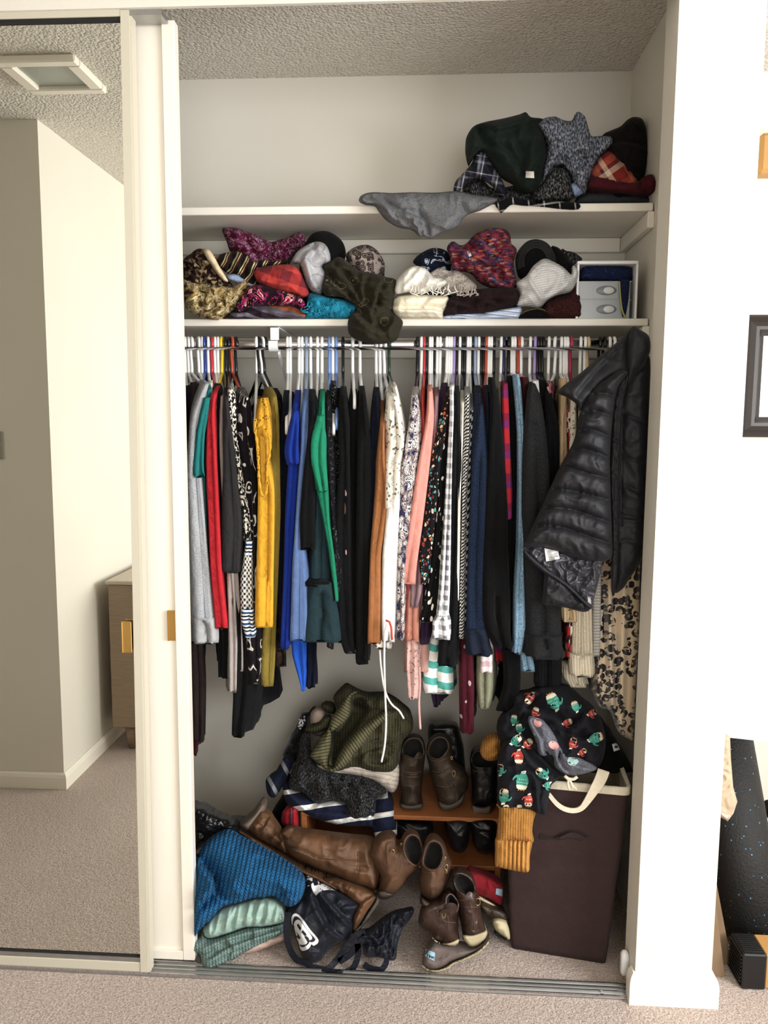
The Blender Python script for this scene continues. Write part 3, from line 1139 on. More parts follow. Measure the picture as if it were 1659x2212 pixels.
G('tweed_kimono', 'black and white tweed kimono with a checked blue trimmed lower panel', 'tweed', 494, 'k', '842,492,504 865,490,510 950,492,512 1038,508,526 1112,526,542 1170,530,545', .178, parts=[('blue_band', 'tweed_blue', '1168,530,545 1182,530,545 1204,526,545', .176, S(depth=.2, nv=6)), ('lower_panel', 'tweed_check', '1200,526,545 1252,519,546 1310,519,547 1345,520,549', .176, S(depth=.25)), ('hem_band', 'tweed_blue', '1318,520,548 1345,521,549 1377,529,551', .172, S(depth=.2, nv=8))], hl='holding the black and white tweed kimono')
G('ikat_dress', 'dark dress with a white diamond print right of the tweed kimono', 'ikat', 501, 'o', '860,520,545 900,514,546 1028,522,557 1200,536,560 1280,537,560 1420,535,569 1480,541,562', .19, hl='holding the dark diamond print dress')
G('black_skirt', 'flared black skirt whose pointed hem hangs lowest below the diamond print dress', 'black_soft', 509.5, 'k', '870,520,544 1200,505,560 1380,500,550 1500,496,545 1592,497,526', .20, bx=(606, 1480), hemslope=.01, lam=.05, amp=.006, hl='last one before the gap left of the mustard top')
G('mustard_blouse', 'mustard yellow sleeveless top with a lace shoulder', 'mustard', 554, 'w', '925,549,583 1007,555,583 1070,557,595 1200,556,594 1280,554,594 1357,551,592', .158, tip=(551, 922), parts=[('lace_yoke', 'mustard_lace', '860,562,575 900,556,582 930,549,585 960,551,584', .156, S(depth=.22, nv=10))], hl='holding the mustard yellow top', amp=.006, lam=.022)
G('olive_tunic', 'olive green top with pale embroidery showing below the mustard top', 'olive_gold', 558.5, 'k', '858,586,600 900,584,606 1100,585,610 1350,570,600 1450,560,597 1483,565,593', .205, hl='squeezed between the two white ones above the mustard top')
G('brown_floral_blouse', 'blackish brown floral top right of the olive top', 'dark_floral', 566, 'w', '880,596,611 1000,594,614 1300,592,620 1442,594,622', .27, hl='carrying the blackish brown floral top')
G('black_tunic', 'black tunic at the left of the royal blue top, in shadow', 'black', 571, 'k', '862,600,612 1000,598,617 1300,600,620 1392,604,622', .29, hl='right of the mustard top, last before the bracket')
G('navy_dress', 'black navy dress just left of the royal blue top', 'navy', 621, 'w', '872,610,622 1000,602,622 1100,600,620 1250,600,618 1385,603,620', .225, tip=(619, 926), hl='first one right of the white bracket')
G('royal_blue_top', 'royal blue top with a pointed cap sleeve and a long tail', 'royal', 646, 'w', '872,634,646 930,624,648 1010,621,645 1120,614,637 1250,611,629 1402,604,625', .18, parts=[('sleeve', 'royal', '890,632,645 940,622,647 984,614,647 1002,622,646', .15, S(depth=.08, nv=10)), ('tail', 'royal_bright', '1370,624,660 1420,628,661 1460,641,660 1491,650,658', .27, S(depth=.1, amp=.002))], hl='holding the royal blue top')
G('black_camisole', 'black camisole between the bracket and the royal blue top', 'black', 627, 'w', '880,622,634 1000,620,632 1380,610,626', .27, tip=(627, 927), hl='second one right of the white bracket')
G('teal_ruffle_top', 'dark teal top with a gathered ruffle hem', 'dark_teal', 652.5, 'w', '872,676,690 1050,682,704 1130,680,708 1265,666,721', .185, parts=[('ruffle', 'dark_teal', '1262,666,721 1300,655,733 1350,645,742 1389,640,747', .16, S(depth=.2, amp=.009, lam=.04)), ('ladder_trim', 'black', '1263,665,722 1266,665,722 1268,664,723', .158, S(depth=.05, nv=4, amp=.009, lam=.04)), ('tail', 'navy', '1360,660,684 1440,661,684 1487,662,682', .3, S(depth=.1))], hl='second one left of the pale slate blue one', tip=(651, 905))
G('slate_blue_top', 'slate blue sleeveless top with a straight hem', 'slate_blue', 662, 's', '868,654,666 900,648,670 960,648,669 1060,640,662 1170,633,654 1250,628,664 1386,620,670', .165, hl='holding the slate blue top')
G('black_flutter_top', 'black fuzzy top ending above the teal ruffle', 'black', 671, 'w', '868,668,680 950,662,682 1050,652,678 1120,646,677 1188,646,680', .155, hl='right beside the pale slate blue one')
G('green_blouse', 'kelly green top with a folded sleeve and a thin long tail', 'kelly', 695.5, 'w', '868,690,701 930,682,703 1010,672,704 1060,684,709 1130,698,713 1200,711,722 1298,724,732', .17, parts=[('sleeve', 'kelly', '900,686,702 955,672,703 1000,670,703 1045,680,706 1062,690,707', .15, S(depth=.06, nv=12, amp=.006))], hl='holding the kelly green top')
G('black_vest', 'black vest hidden just left of the kelly green top', 'black', 686, 'w', '872,676,690 1000,676,694 1380,690,705', .25, tip=(684, 906), hl='with its rounded end sticking out left of the kelly green top')
G('sparkle_top', 'black top with silvery sparkle beside the kelly green top', 'sparkle', 711.5, 'p', '872,702,713 940,700,717 1000,702,722 1120,714,728 1250,722,740 1403,706,718', .19, hl='left one of the two periwinkle ones')
G('dotted_top', 'black top with tiny white dots around its hanger', 'dots', 719, 'w', '830,715,726 900,716,730 1000,722,738 1388,728,748', .235, tip=(721, 928), hl='between the two periwinkle ones')
G('black_tank', 'black tank under the right periwinkle hanger', 'black', 726.5, 'p', '862,726,738 1000,728,742 1390,735,752', .24, tip=(727, 916), hl='right one of the two periwinkle ones')
G('feather_blouse', 'black blouse with pink feather print', 'feather', 741, 'k', '855,735,747 920,729,757 1000,735,757 1120,724,760 1250,722,762 1385,730,764 1412,745,768', .185, hl='standing alone, holding the feather print blouse')
G('black_lace_tank', 'black tank with wide straps right of the feather print blouse', 'black_soft', 762, 'w', '866,752,776 920,750,784 1000,752,790 1200,752,778 1400,756,786', .21, tip=(766, 872), hl='left one of the two standing apart over black tops')
G('black_long_top', 'long black top with a straight cuffed hem left of the caramel blouse', 'black', 778, 'w', '853,778,789 900,774,797 1000,772,803 1200,770,800 1436,768,797', .178, hl='right one of the two standing apart over black tops')
G('navy_blazer', 'dark navy blazer left of the caramel blouse', 'navy', 813, 'w', '858,806,819 900,800,824 1000,797,822 1200,792,812 1380,790,806', .195, tip=(819, 928), hl='leftmost of the three above the caramel blouse')
G('caramel_blouse', 'caramel brown blouse with a deep neckline', 'caramel', 821.5, 'w', '925,822,832 1000,815,832 1056,811,846 1120,805,838 1200,798,822 1393,791,822', .17, tip=(830, 930), hl='middle one of the three above the caramel blouse')
G('cream_blouse', 'cream lace blouse with red stitching and a long hanging cord', 'lace', 831, 'w', '858,838,862 920,836,872 965,838,877 1000,834,866 1100,832,866', .166, tip=(851, 924), parts=[('skirt', 'white', '1080,836,866 1200,824,862 1330,822,857 1388,826,852', .168, S(depth=.3)), ('underlayer', 'lace', '1360,808,846 1404,806,847', .24, S(depth=.1, nv=6))], hl='holding the cream lace blouse')
G('lace_top', 'ivory lace top on the dark green hanger', 'lace', 841, 'g', '836,848,858 880,855,870 935,862,880 1000,858,872 1200,856,866', .19, hl='left of the wide gap, holding the ivory lace top')
G('paisley_blouse', 'grey paisley blouse with navy outlines', 'paisley', 902, 'k', '856,888,902 900,885,908 960,874,909 1047,861,898 1080,863,893 1140,858,888 1250,855,877 1383,853,874', .168, hl='first one right of the wide gap, holding the paisley blouse')
G('coral_dress', 'coral red dress between the paisley and the peach blouse', 'coral', 917.5, 'r', '858,908,915 930,908,919 1000,896,916 1080,888,907 1250,870,890 1372,866,886', .2, hl='holding the coral red dress')
G('white_tank', 'white tank hidden left of the coral red dress', 'white', 910.5, 'w', '868,902,910 950,900,910 1350,880,890', .25, hl='just left of the bright red one in the middle')
G('peach_blouse', 'peach blouse with a flared sleeve', 'peach', 929, 'w', '847,924,934 900,921,938 1000,902,929 1140,880,912 1225,866,900 1262,861,898', .165, hl='holding the peach blouse', amp=.005)
G('black_slip', 'black slip mostly hidden behind the peach blouse', 'black', 921.5, 'k', '866,916,924 1000,912,922 1350,890,900', .28, hl='hidden behind the bright red one in the middle')
G('rose_top', 'dusty rose top ending in a lace fringe', 'rose', 933.5, 'w', '860,930,940 1100,908,926 1290,880,912 1390,874,906 1455,874,900', .22, parts=[('lace_fringe', 'rose_lace', '1380,874,902 1450,876,900 1511,880,898', .215, S(depth=.1, amp=.006, lam=.012))], hl='right one of the pair above the peach blouse')
G('salmon_top', 'salmon chiffon top showing below the peach sleeve', 'salmon', 939, 'k', '872,936,944 1100,912,930 1300,878,904 1386,874,906', .195, hl='above the salmon chiffon top')
G('mauve_top', 'mauve grey top between the peach and the black floral blouse', 'mauve', 944.5, 'w', '858,938,948 1000,932,944 1200,892,916 1290,884,912 1313,886,902', .185, hl='left one of the pair right of the salmon chiffon top')
G('blush_top', 'pale blush top with a straight hem below the mauve one', 'blush', 951, 'w', '868,944,952 1100,925,940 1300,905,926 1456,894,923', .235, hl='right one of the pair right of the salmon chiffon top')
G('purple_tunic', 'deep purple top with a draped collar', 'purple', 965.5, 'w', '838,950,965 900,946,964 1100,934,952 1250,915,935 1392,904,924', .2, hl='holding the deep purple top')
G('floral_blouse', 'black blouse with small teal and orange flowers', 'night_floral', 970.5, 'w', '856,962,973 900,951,973 1000,930,953 1090,919,943 1200,902,932 1245,904,926 1263,911,918', .17, hl='left of the lilac one, holding the small flowered black blouse')
G('flecked_blouse', 'black blouse with scattered white flecks', 'flecked', 975.5, 'w', '872,966,976 940,957,977 1010,947,975 1140,939,965 1250,924,961 1347,903,943', .178, hl='immediately left of the lilac one in the middle')
G('gingham_shirt', 'grey and white gingham shirt with a buttoned cuff', 'gingham', 981.5, 'l', '838,970,980 900,971,981 1000,966,978 1168,957,974 1280,949,971 1338,942,968', .163, parts=[('cuff', 'gingham', '1333,941,968 1345,930,969 1383,929,970', .158, S(depth=.06, nv=8))], hl='holding the gingham shirt')
G('long_black_shirt', 'long black shirt hanging lower than the gingham cuff beside it', 'black_soft', 987.5, 'k', '852,980,992 1000,976,999 1200,969,994 1300,962,992 1441,942,988', .175, hl='immediately right of the lilac one in the middle')
G('mint_striped_top', 'mint and white striped top showing only its hem at the bottom', 'mint_stripe', 993.5, 'w', '876,990,998 1100,975,990 1380,930,975 1425,918,978 1470,905,982 1501,912,983', .24, hl='second one right of the lilac one in the middle')
G('cream_tank', 'cream top with a rolled shoulder beside the zigzag print', 'cream', 999.5, 'k', '872,994,1004 950,992,1002 1070,988,996 1300,985,992', .185, hl='left one of the two black ones next to the zigzag top')
G('zigzag_top', 'black and white zigzag print top', 'zigzag', 1011, 'w', '855,1003,1015 950,1002,1016 1060,996,1009 1100,997,1006 1380,990,1000', .182, hl='left one of the pair above the zigzag top')
G('black_cardigan', 'black cardigan squeezed beside the zigzag print top', 'black', 1004, 'k', '862,998,1006 1000,996,1004 1400,985,995', .27, hl='right one of the two black ones next to the zigzag top')
G('striped_shirt', 'grey and white diagonal striped shirt beside the navy sweater', 'grey_stripe', 1016, 'w', '888,1013,1026 960,1006,1024 1040,1003,1017 1380,998,1008', .2, hl='right one of the pair above the zigzag top')
G('navy_sweater', 'dark navy sweater above the indigo denim jacket', 'navy_knit', 1027, 's', '850,1026,1042 920,1022,1050 990,1018,1060 1100,1016,1058 1380,1012,1054', .178, hl='holding the dark navy sweater')
G('purple_striped_top', 'purple and white top whose crumpled end shows under the mint stripes', 'purple', 1021, 'k', '866,1016,1024 1200,975,1000 1450,930,958 1500,926,952 1526,938,948', .29, hl='left of the slate blue one in the right half')
G('indigo_jacket', 'dark indigo denim jacket with a turned cuff', 'indigo_denim', 1034.5, 'w', '880,1034,1044 990,1022,1055 1100,1014,1053 1250,1006,1051 1370,1003,1053', .16, parts=[('cuff', 'indigo_dark', '1364,1003,1053 1395,1005,1060 1419,1008,1068', .155, S(depth=.12, nv=8))], hl='holding the indigo denim jacket')
G('burgundy_dress', 'burgundy dress with white flowers hanging down as a narrow roll', 'burgundy_floral', 1040, 'k', '862,1038,1048 1000,1030,1044 1200,1005,1020 1380,993,1020 1480,992,1026 1587,996,1024', .21, hl='left one of the two black ones next to the rust one')
G('rust_shirt', 'dark rust shirt between the navy sweater and the black blazer', 'burgundy_dark', 1050.5, 'o', '850,1042,1052 960,1042,1054 1100,1040,1050 1390,1036,1046', .2, hl='left one in the right half of the rod')
G('black_sweatshirt', 'black sweatshirt squeezed left of the rust shirt', 'black', 1045, 'k', '866,1044,1052 1000,1040,1050 1380,1030,1042', .28, hl='right one of the two black ones next to the rust one')
G('blue_jean_shirt', 'blue denim shirt with only its shoulder showing by the black blazer', 'indigo_denim', 1056.5, 'w', '848,1048,1060 950,1049,1066 1100,1046,1063 1380,1040,1056', .185, hl='immediately right of the left rust one')
G('black_blazer', 'black blazer with a pointed hem in front of the flannel shirt', 'black', 1062, 'w', '815,1055,1068 880,1058,1081 1000,1055,1092 1056,1048,1096 1200,1037,1104 1340,1036,1108 1375,1050,1109 1404,1078,1109', .15, hl='holding the black blazer')
G('sage_jacket', 'sage green jacket with a rounded hem below the black blazer', 'sage', 1083, 'w', '832,1074,1086 880,1076,1092 950,1081,1092 1200,1060,1080 1420,1030,1064 1490,1029,1067 1532,1036,1058', .22, hl='holding the sage green jacket')
G('pink_plaid_shirt', 'pink and white plaid shirt with one cuff showing below the denim jacket', 'pink_plaid', 1067.5, 'k', '862,1064,1072 1100,1050,1065 1390,1038,1062 1455,1036,1063', .2, hl='between the white pair and the sage green jacket')
G('flannel_shirt', 'red and blue checked flannel shirt', 'flannel', 1089, 'n', '830,1083,1098 900,1085,1101 1000,1088,1104 1060,1092,1106 1122,1096,1105', .172, parts=[('sleeve', 'flannel', '1300,1070,1090 1400,1067,1089 1431,1070,1089', .26, S(depth=.08))], hl='holding the checked flannel shirt')
G('black_coat', 'black coat panel between the flannel and the pale denim shirt', 'black', 1099, 'k', '812,1096,1107 900,1099,1114 1100,1098,1121 1300,1084,1122 1500,1092,1125 1540,1068,1110', .2, hl='between the navy blue one and the pale denim shirt')
G('pale_denim_shirt', 'pale blue denim shirt with two hanging cuffs', 'light_denim', 1106.5, 'w', '808,1107,1124 850,1112,1129 940,1120,1135 1050,1122,1137 1200,1119,1133 1280,1111,1135 1370,1109,1137 1413,1108,1126', .165, parts=[('sleeve', 'light_denim', '1320,1122,1138 1400,1124,1143 1453,1127,1159', .2, S(depth=.08))], hl='left one of the pair above the pale denim shirt')
G('grey_tee', 'pale grey t-shirt hidden behind the pale denim shirt', 'white', 1112, 'w', '850,1112,1122 1000,1118,1128 1350,1115,1125', .27, hl='right one of the pair above the pale denim shirt')
G('maroon_shirt', 'dark maroon shirt right of the pale denim shirt', 'burgundy_dark', 1120.5, 'o', '815,1126,1141 900,1129,1143 1050,1131,1143 1380,1130,1145', .205, hl='right one of the rust ones')
G('black_jersey', 'black jersey hidden left of the charcoal denim jacket', 'black', 1127, 'w', '840,1130,1140 1000,1130,1142 1450,1098,1124 1490,1100,1122', .23, hl='immediately right of the right rust one')
G('charcoal_denim_jacket', 'charcoal denim jacket with a stitched cuff', 'black_denim', 1145.5, 'w', '835,1140,1163 900,1136,1177 1000,1132,1192 1100,1130,1197 1200,1132,1216 1384,1138,1224', .135, parts=[('cuff', 'black_denim', '1380,1138,1224 1400,1139,1225 1426,1140,1225', .13, S(depth=.14, nv=8))], hl='holding the charcoal denim jacket')
G('white_tee', 'white t-shirt whose neck shows behind the charcoal denim jacket', 'white', 1156, 'l', '824,1150,1165 900,1156,1170 1380,1160,1175', .2, hl='right one of the lilac ones')
for i_, (hx_, lab_) in enumerate(((1162, 'leftmost'), (1167.5, 'middle'), (1173, 'rightmost'))):
    G('black_pullover', 'black top behind the charcoal denim jacket, '+lab_+' of three', 'black', hx_, 'k', '%d,%d,%d 900,%d,%d 1100,1185,1215 1400,1180,1215' % (822+i_*9, 1168+i_*7, 1180+i_*7, 1174+i_*8, 1190+i_*9), .22+.02*i_, hl=lab_+' of the three right of the right lilac one')
G('ribbed_sweater', 'black ribbed sweater showing below the charcoal denim jacket', 'black_knit', 1186, 'w', '856,1178,1192 950,1176,1213 1200,1165,1216 1424,1156,1214 1487,1156,1215', .19, hl='right of the three black ones beside the second lilac one')
G('pink_floral_top', 'pink floral top peeping out beside the ribbed black sweater', 'pink_floral', 1199.5, 'w', '828,1179,1190 900,1185,1196 1390,1196,1210', .21, hl='left of the beige cardigan')
G('beige_cardigan', 'beige cardigan with a ribbed cuff below the puffer jacket', 'beige', 1212.5, 'w', '818,1211,1227 900,1211,1225 1000,1210,1227 1200,1212,1240 1320,1214,1250', .185, parts=[('cuff', 'beige_rib', '1300,1214,1250 1330,1214,1252 1343,1215,1252', .18, S(depth=.1, nv=6))], hl='holding the beige cardigan')
G('red_floral_top', 'red and white floral top between the beige cardigan and cream sweater', 'red_floral', 1220, 'w', '892,1221,1234 960,1222,1235 1200,1226,1240 1422,1224,1239', .2, hl='left one of the pair beside the magenta one')
G('crochet_top', 'white crochet top beside the collar of the puffer jacket', 'crochet', 1225.5, 'w', '868,1234,1247 960,1231,1247 1040,1229,1242 1300,1232,1246', .19, hl='right one of the pair beside the magenta one')
G('wine_cardigan', 'wine red cardigan hidden behind the puffer jacket', 'burgundy_dark', 1233.5, 'm', '860,1240,1252 1200,1250,1262 1400,1250,1262', .25, hl='behind the shoulder of the puffer jacket')
G('cream_sweater', 'cream knitted sweater with a ribbed hem below the puffer sleeve', 'cream_knit', 1254.5, 'w', '900,1250,1262 1200,1240,1284 1320,1236,1285 1424,1232,1288', .18, parts=[('ribbed_hem', 'cream_rib', '1418,1232,1288 1445,1231,1290 1464,1233,1290', .176, S(depth=.16, nv=8)), ('underlayer', 'cream_rib', '1440,1215,1268 1473,1216,1268 1486,1232,1275', .23, S(depth=.1, nv=6))], hl='left one of the pair beside the beige one')
G('striped_knit', 'pale grey finely striped knit top beside the leopard robe', 'fine_stripe', 1264, 'w', '900,1262,1274 1100,1276,1298 1210,1283,1302 1418,1280,1297', .215, hl='right one of the pair beside the beige one')
G('brown_vest', 'tan vest hidden behind the puffer jacket', 'beige', 1270.5, 't', '880,1275,1285 1200,1290,1300 1380,1290,1300', .28, hl='behind the sloping edge of the puffer jacket')
for i_, (hx_, lab_) in enumerate(((1295.5, 'left'), (1305, 'right'))):
    G('dark_coat', 'dark coat hidden behind the puffer jacket, '+lab_+' one of two', 'black', hx_, 'k', '880,%d,%d 1200,%d,%d 1420,%d,%d' % (1296+i_*14, 1308+i_*14, 1300+i_*14, 1316+i_*14, 1300+i_*14, 1316+i_*14), .27, hl=lab_+' one of the pair next to the puffer jacket shoulder')
hanger(1316.5, 'w', (U(1330, 870, .21)[0], .21, 1.42), 'white plastic hanger nearest the puffer jacket collar')

# cords, stitching and lace edging on the hanging clothes
def cord(name, pts, Y, r, mat, label=None, cat=None, parent=None):
    P = [U(x, y, Y if not hasattr(Y, '__len__') else Y[i]) for i, (x, y) in enumerate(pts)]
    o = MB().tube(catmull3(P, .01), r, 7).build(name, mat, parent, True)
    return tag(o, label, cat) if label else o


def catmull3(P, step=.01):
    P = np.asarray(P, float)
    n = len(P)
    out = []
    for i in range(n-1):
        p0, p1, p2, p3 = (P[min(max(i+j, 0), n-1)] for j in (-1, 0, 1, 2))
        m = max(1, int(np.linalg.norm(p2-p1)/step))
        t = np.arange(m)[:, None]/m
        out.append(.5*((2*p1)+(-p0+p2)*t+(2*p0-5*p1+4*p2-p3)*t**2+(-p0+3*p1-3*p2+p3)*t**3))
    out.append(P[-1:])
    return np.concatenate(out)


def byname(n):
    return bpy.data.objects[n]


cb_ = byname('cream_blouse')
cord('tie_cord', [(838, 1345), (832, 1365), (830, 1420), (832, 1500), (834, 1560), (831, 1610), (824, 1646)], .15, .0027, FB['white'], parent=cb_)
cord('tie_cord', [(820, 1400), (823, 1440), (831, 1490), (845, 1520), (862, 1535), (872, 1552)], [.26, .26, .25, .25, .26, .27], .0028, FB['white'], parent=cb_)
cord('pink_ribbon', [(906, 1440), (907, 1480), (905, 1520), (908, 1575)], .2, .0032, FB['blush'], parent=byname('blush_top'))
m_redst = plain('red_thread', 'c4352c', .8)
cord('red_stitching', [(833, 1340), (841, 1343), (845, 1355), (847, 1382)], .155, .0028, m_redst, parent=cb_)
mt = byname('mustard_blouse')
for pl in ([(552, 905), (551, 930), (556, 960), (558, 1000), (560, 1040), (566, 1070), (573, 1072)], [(574, 925), (582, 945), (583, 975), (577, 1010), (577, 1050), (573, 1072)]):
    P = catmull3([U(x, y, .153) for x, y in pl], .006)
    mb = MB()
    mb.tube(P, [.0034+.0014*math.sin(i*1.9) for i in range(len(P))], 7)
    mb.build('lace_edging', FB['mustard_lace'], mt, True)
MB().add([tuple(U(x, y, .1545)) for x, y in ((562, 940), (571, 945), (574, 1000), (572, 1060), (567, 1058), (563, 1000))], [(5, 4, 3, 2, 1, 0)]).build('armhole_inside', fab('mustard_shadow', 'a8741a'), mt)  # flat darker mustard patch: shade of the armhole painted as colour

# ---------------------------------------------------------------- soft heaps
def cv(ox, oy, sc):
    def f(s):
        return [(ox+float(a)/sc, oy+float(b)/sc) for a, b in (q.split(',') for q in s.split())]
    return f


K1, K2, K3 = cv(750, 200, 2.37), cv(380, 470, 3.19), cv(840, 480, 2.86)
Z1, Z2 = 1.9796, 1.681


def heap(name, label, cat, mat, poly, Y, T, **k):
    mat = FB[mat] if isinstance(mat, str) else mat
    o = inflate(name, poly, Y, T, mat, k.pop('parent', None), **k)
    if label: tag(o, label, cat)
    return o


def addpart(o, *a, **k):
    return decal(*a, parent=o, **k)


fb('grey_blanket', None, p_heather('5d5e61', '6f7073', 300)); fb('dark_green', '18221d')
fb('grey_plaid', None, p_plaid('', [(0, '23242e'), (.35, '8f8f9d'), (.5, '4a4a5a'), (.62, 'c9c9d0'), (.7, '2a2b38')], [(0, '20212b'), (.4, '7d7d8c'), (.55, '333444'), (.8, 'b5b5be'), (.86, '25263a')], .045, .045, 30))
fb('marl_bw', None, p_heather('0f0f11', '4a4a4c', 230, .5, 20, 'b5b2aa'), hs=.9); fb('marl_blue', None, p_heather('3c4252', '8a8f9c', 260, .45, 10, 'c6c8cd'), hs=.9)
fb('black_plaid', None, p_plaid('', [(0, '0d0e12'), (.9, 'c9c8c2')], [(0, '0e1016'), (.88, 'c4c2ba')], .04)); fb('chambray', None, p_heather('6b7fa6', '9fb0cc', 400))
fb('brown_black', '151010'); fb('red_plaid', None, p_plaid('', [(0, '8e2a22'), (.4, 'c2543f'), (.65, '5a2628'), (.8, 'cdb59a')], [(0, '7c2120'), (.45, 'c15a44'), (.7, '4a2530'), (.82, 'd8c0a0')], .075, .075, 35))
fb('burgundy', '4a121a'); fb('slate_grey', '3b3d40')

gb = heap('grey_blanket', 'grey fleece blanket slumping over the front edge of the upper shelf', 'blanket', 'grey_blanket', K1('60,555 75,525 130,510 230,514 330,510 450,512 560,505 640,520 770,545 690,600 610,630 560,690 480,720 430,745 390,735 370,738 330,705 260,690 200,655 165,615 140,582 90,575'), (.375, 440, .345, 515), .05, R=22, Tb=.012, wr=.009, ws=.06, step=5,
     creases=[(K1('100,540 190,560 260,600 340,620 400,660 415,740'), 7, .014), (K1('360,660 385,690 375,735'), 6, .02), (K1('580,560 590,600 610,630'), 5, .008), (K1('150,525 200,560 240,620'), 6, .01), (K1('330,510 360,580 380,640'), 8, .006)])
GUP = 'clothes heaped on the upper shelf'
heap('folded_fabric', 'flat slate grey cloth at the right end of the upper shelf under the burgundy one', 'cloth', 'slate_grey', K1('1160,570 1200,515 1300,495 1440,505 1540,520 1580,520 1575,575 1400,580 1200,578'), .50, .06, R=14, Tb=.12, zmin=Z1, wr=.003)
heap('marled_sweater', 'small black and white marled sweater under the grey plaid shirt', 'sweater', 'marl_bw', K1('590,500 600,470 640,445 690,440 750,490 900,470 960,500 960,580 620,580'), .50, .06, R=20, Tb=.1, zmin=Z1)
heap('plaid_shirt', 'crumpled grey and white plaid shirt under the dark green sweater', 'shirt', 'grey_plaid', K1('545,505 555,455 600,405 635,365 660,310 700,298 735,350 785,430 812,500 795,533 765,510 740,470 690,440 640,440 605,465 580,500'), .43, .05, R=18, Tb=.05, rot=20, wr=.01, ws=.05, creases=[(K1('640,400 700,400 770,500'), 6, .014), (K1('690,310 740,400 790,480'), 6, .01)])
heap('dark_coat_bundle', 'tall dark brown bundle leaning into the right corner of the upper shelf', 'coat', 'brown_black', K1('1310,215 1360,190 1400,172 1440,135 1480,125 1520,150 1540,280 1535,380 1510,455 1500,560 1360,560 1300,400 1290,270'), .50, .08, R=45, Tb=.08, wr=.012, zmin=Z1, creases=[(K1('1330,260 1440,250 1520,270'), 8, .012)])
heap('red_plaid_shirt', 'red plaid flannel folded beside the dark bundle on the upper shelf', 'shirt', 'red_plaid', K1('1240,430 1275,350 1340,295 1400,340 1450,395 1490,460 1480,500 1260,500'), .44, .05, R=25, Tb=.06, zmin=Z1, rot=-20)
heap('burgundy_sweater', 'burgundy cloth lying under the red plaid flannel on the upper shelf', 'sweater', 'burgundy', K1('1228,480 1250,428 1320,432 1400,450 1480,458 1520,430 1560,418 1584,450 1580,500 1540,521 1400,511 1270,496'), .41, .05, R=16, Tb=.08, zmin=Z1+.025, creases=[(K1('1520,440 1500,480 1540,515'), 6, .015)])
heap('knit_underlayer', 'dark marled knit showing under the blue grey sweater', 'sweater', 'marl_bw', K1('945,520 990,470 1040,405 1080,385 1125,400 1150,455 1152,545 1080,556 1000,560 955,545'), .425, .045, R=16, Tb=.08, wr=.01)
heap('blue_grey_sweater', 'pale blue grey marled sweater heaped on the upper shelf', 'sweater', 'marl_blue', K1('968,162 1000,135 1060,122 1110,142 1150,142 1165,112 1182,98 1215,120 1235,180 1252,222 1300,222 1350,226 1357,262 1320,302 1280,342 1266,380 1240,450 1215,520 1165,480 1140,420 1110,375 1075,370 1040,400 1000,465 1003,380 1020,300 1010,240 985,195'), .435, .07, R=26, Tb=.08, wr=.016, ws=.06, creases=[(K1('1180,120 1215,220 1260,300'), 9, .016), (K1('1100,365 1180,380 1240,340'), 9, .02), (K1('1040,180 1090,260 1100,340'), 12, .01), (K1('1255,230 1260,300 1240,400'), 8, .014)])
heap('denim_shirt_corner', 'pale chambray shirt corner with a snap button on the upper shelf', 'shirt', 'chambray', K1('1145,470 1190,462 1222,475 1215,505 1195,522 1162,528'), .405, .02, R=10, Tb=.05)
ds = heap('green_sweater', 'dark green sweater heaped on top of the upper shelf pile', 'sweater', 'dark_green', K1('605,270 612,225 645,175 700,152 800,132 880,112 915,100 940,125 1000,135 990,170 1008,230 1020,310 1002,400 988,470 940,512 885,502 850,460 800,432 760,392 720,335 690,300 655,325 622,372 606,320'), .42, .085, R=42, Tb=.09, wr=.020, ws=.075, creases=[(K1('660,170 720,260 830,300 900,420'), 10, .018), (K1('960,140 860,180 780,200 720,180'), 9, .014), (K1('870,250 900,330 880,440'), 10, .012), (K1('620,240 680,260 740,330'), 9, .01)])
tr_ = bvh([ds])
decal('care_label', K1('915,402 956,404 958,438 913,436'), tr_, plain('label_white', 'e6e2d8', .6), ds)
heap('black_plaid_shirt', 'thin black plaid flannel with white lines at the shelf edge', 'shirt', 'black_plaid', K1('758,572 790,552 850,535 920,548 985,572 1000,553 1100,558 1165,562 1192,572 1186,596 1110,597 1000,584 900,578 850,572 828,582 790,614 770,592'), .375, .018, R=10, Tb=.06, wr=.004, rot=8)

# lower shelf, left half
fb('beige_floral', None, p_blobs([(0, '3d2c1a'), (.38, '6b5a34'), (.45, 'b59c6b'), (.50, '8a6a2f'), (.54, 'cbbd95'), (.60, '5d5a38'), (.65, 'b07a3a'), (.72, 'd2c6a2')], 42, 1.2)); fb('brown_floral', None, p_cells(['2a1512', '1f100f', '6b5a40', '331a18', '8d7a58', '25120f'], 130, .03))
fb('cream_silk', 'd9c49c'); fb('tribal', None, p_stripes([(0, '171310'), (.35, 'cdb682'), (.5, '1b1512'), (.62, 'c7ae78'), (.7, '4a1a22'), (.85, '14100e')], .026, 0, 35, .03))
fb('berry_floral', None, p_blobs([(0, '4d0f2c'), (.46, '5d1433'), (.52, '9b6d86'), (.57, '501030'), (.66, 'b294a8'), (.7, '3d0c24')], 42, 2.2)); fb('buffalo', None, p_plaid('', [(0, 'b83430'), (.5, '6a2026')], [(0, 'c23a33'), (.5, '742329')], .058, .058, 20))
fb('magenta_floral', None, p_blobs([(0, '1c0a12'), (.40, '5d1034'), (.46, 'b3246a'), (.50, '1c0a12'), (.56, '2a0c1a'), (.60, 'd9a08c'), (.64, 'a81f58'), (.70, '1c0a12')], 30, 1.6)); fb('dark_scarf', None, p_stripes([(0, '5b5560'), (.25, '8e4a2c'), (.42, '2a2430'), (.6, '6d6a76'), (.75, '2c1e2c')], .07, 1, 14, .03))
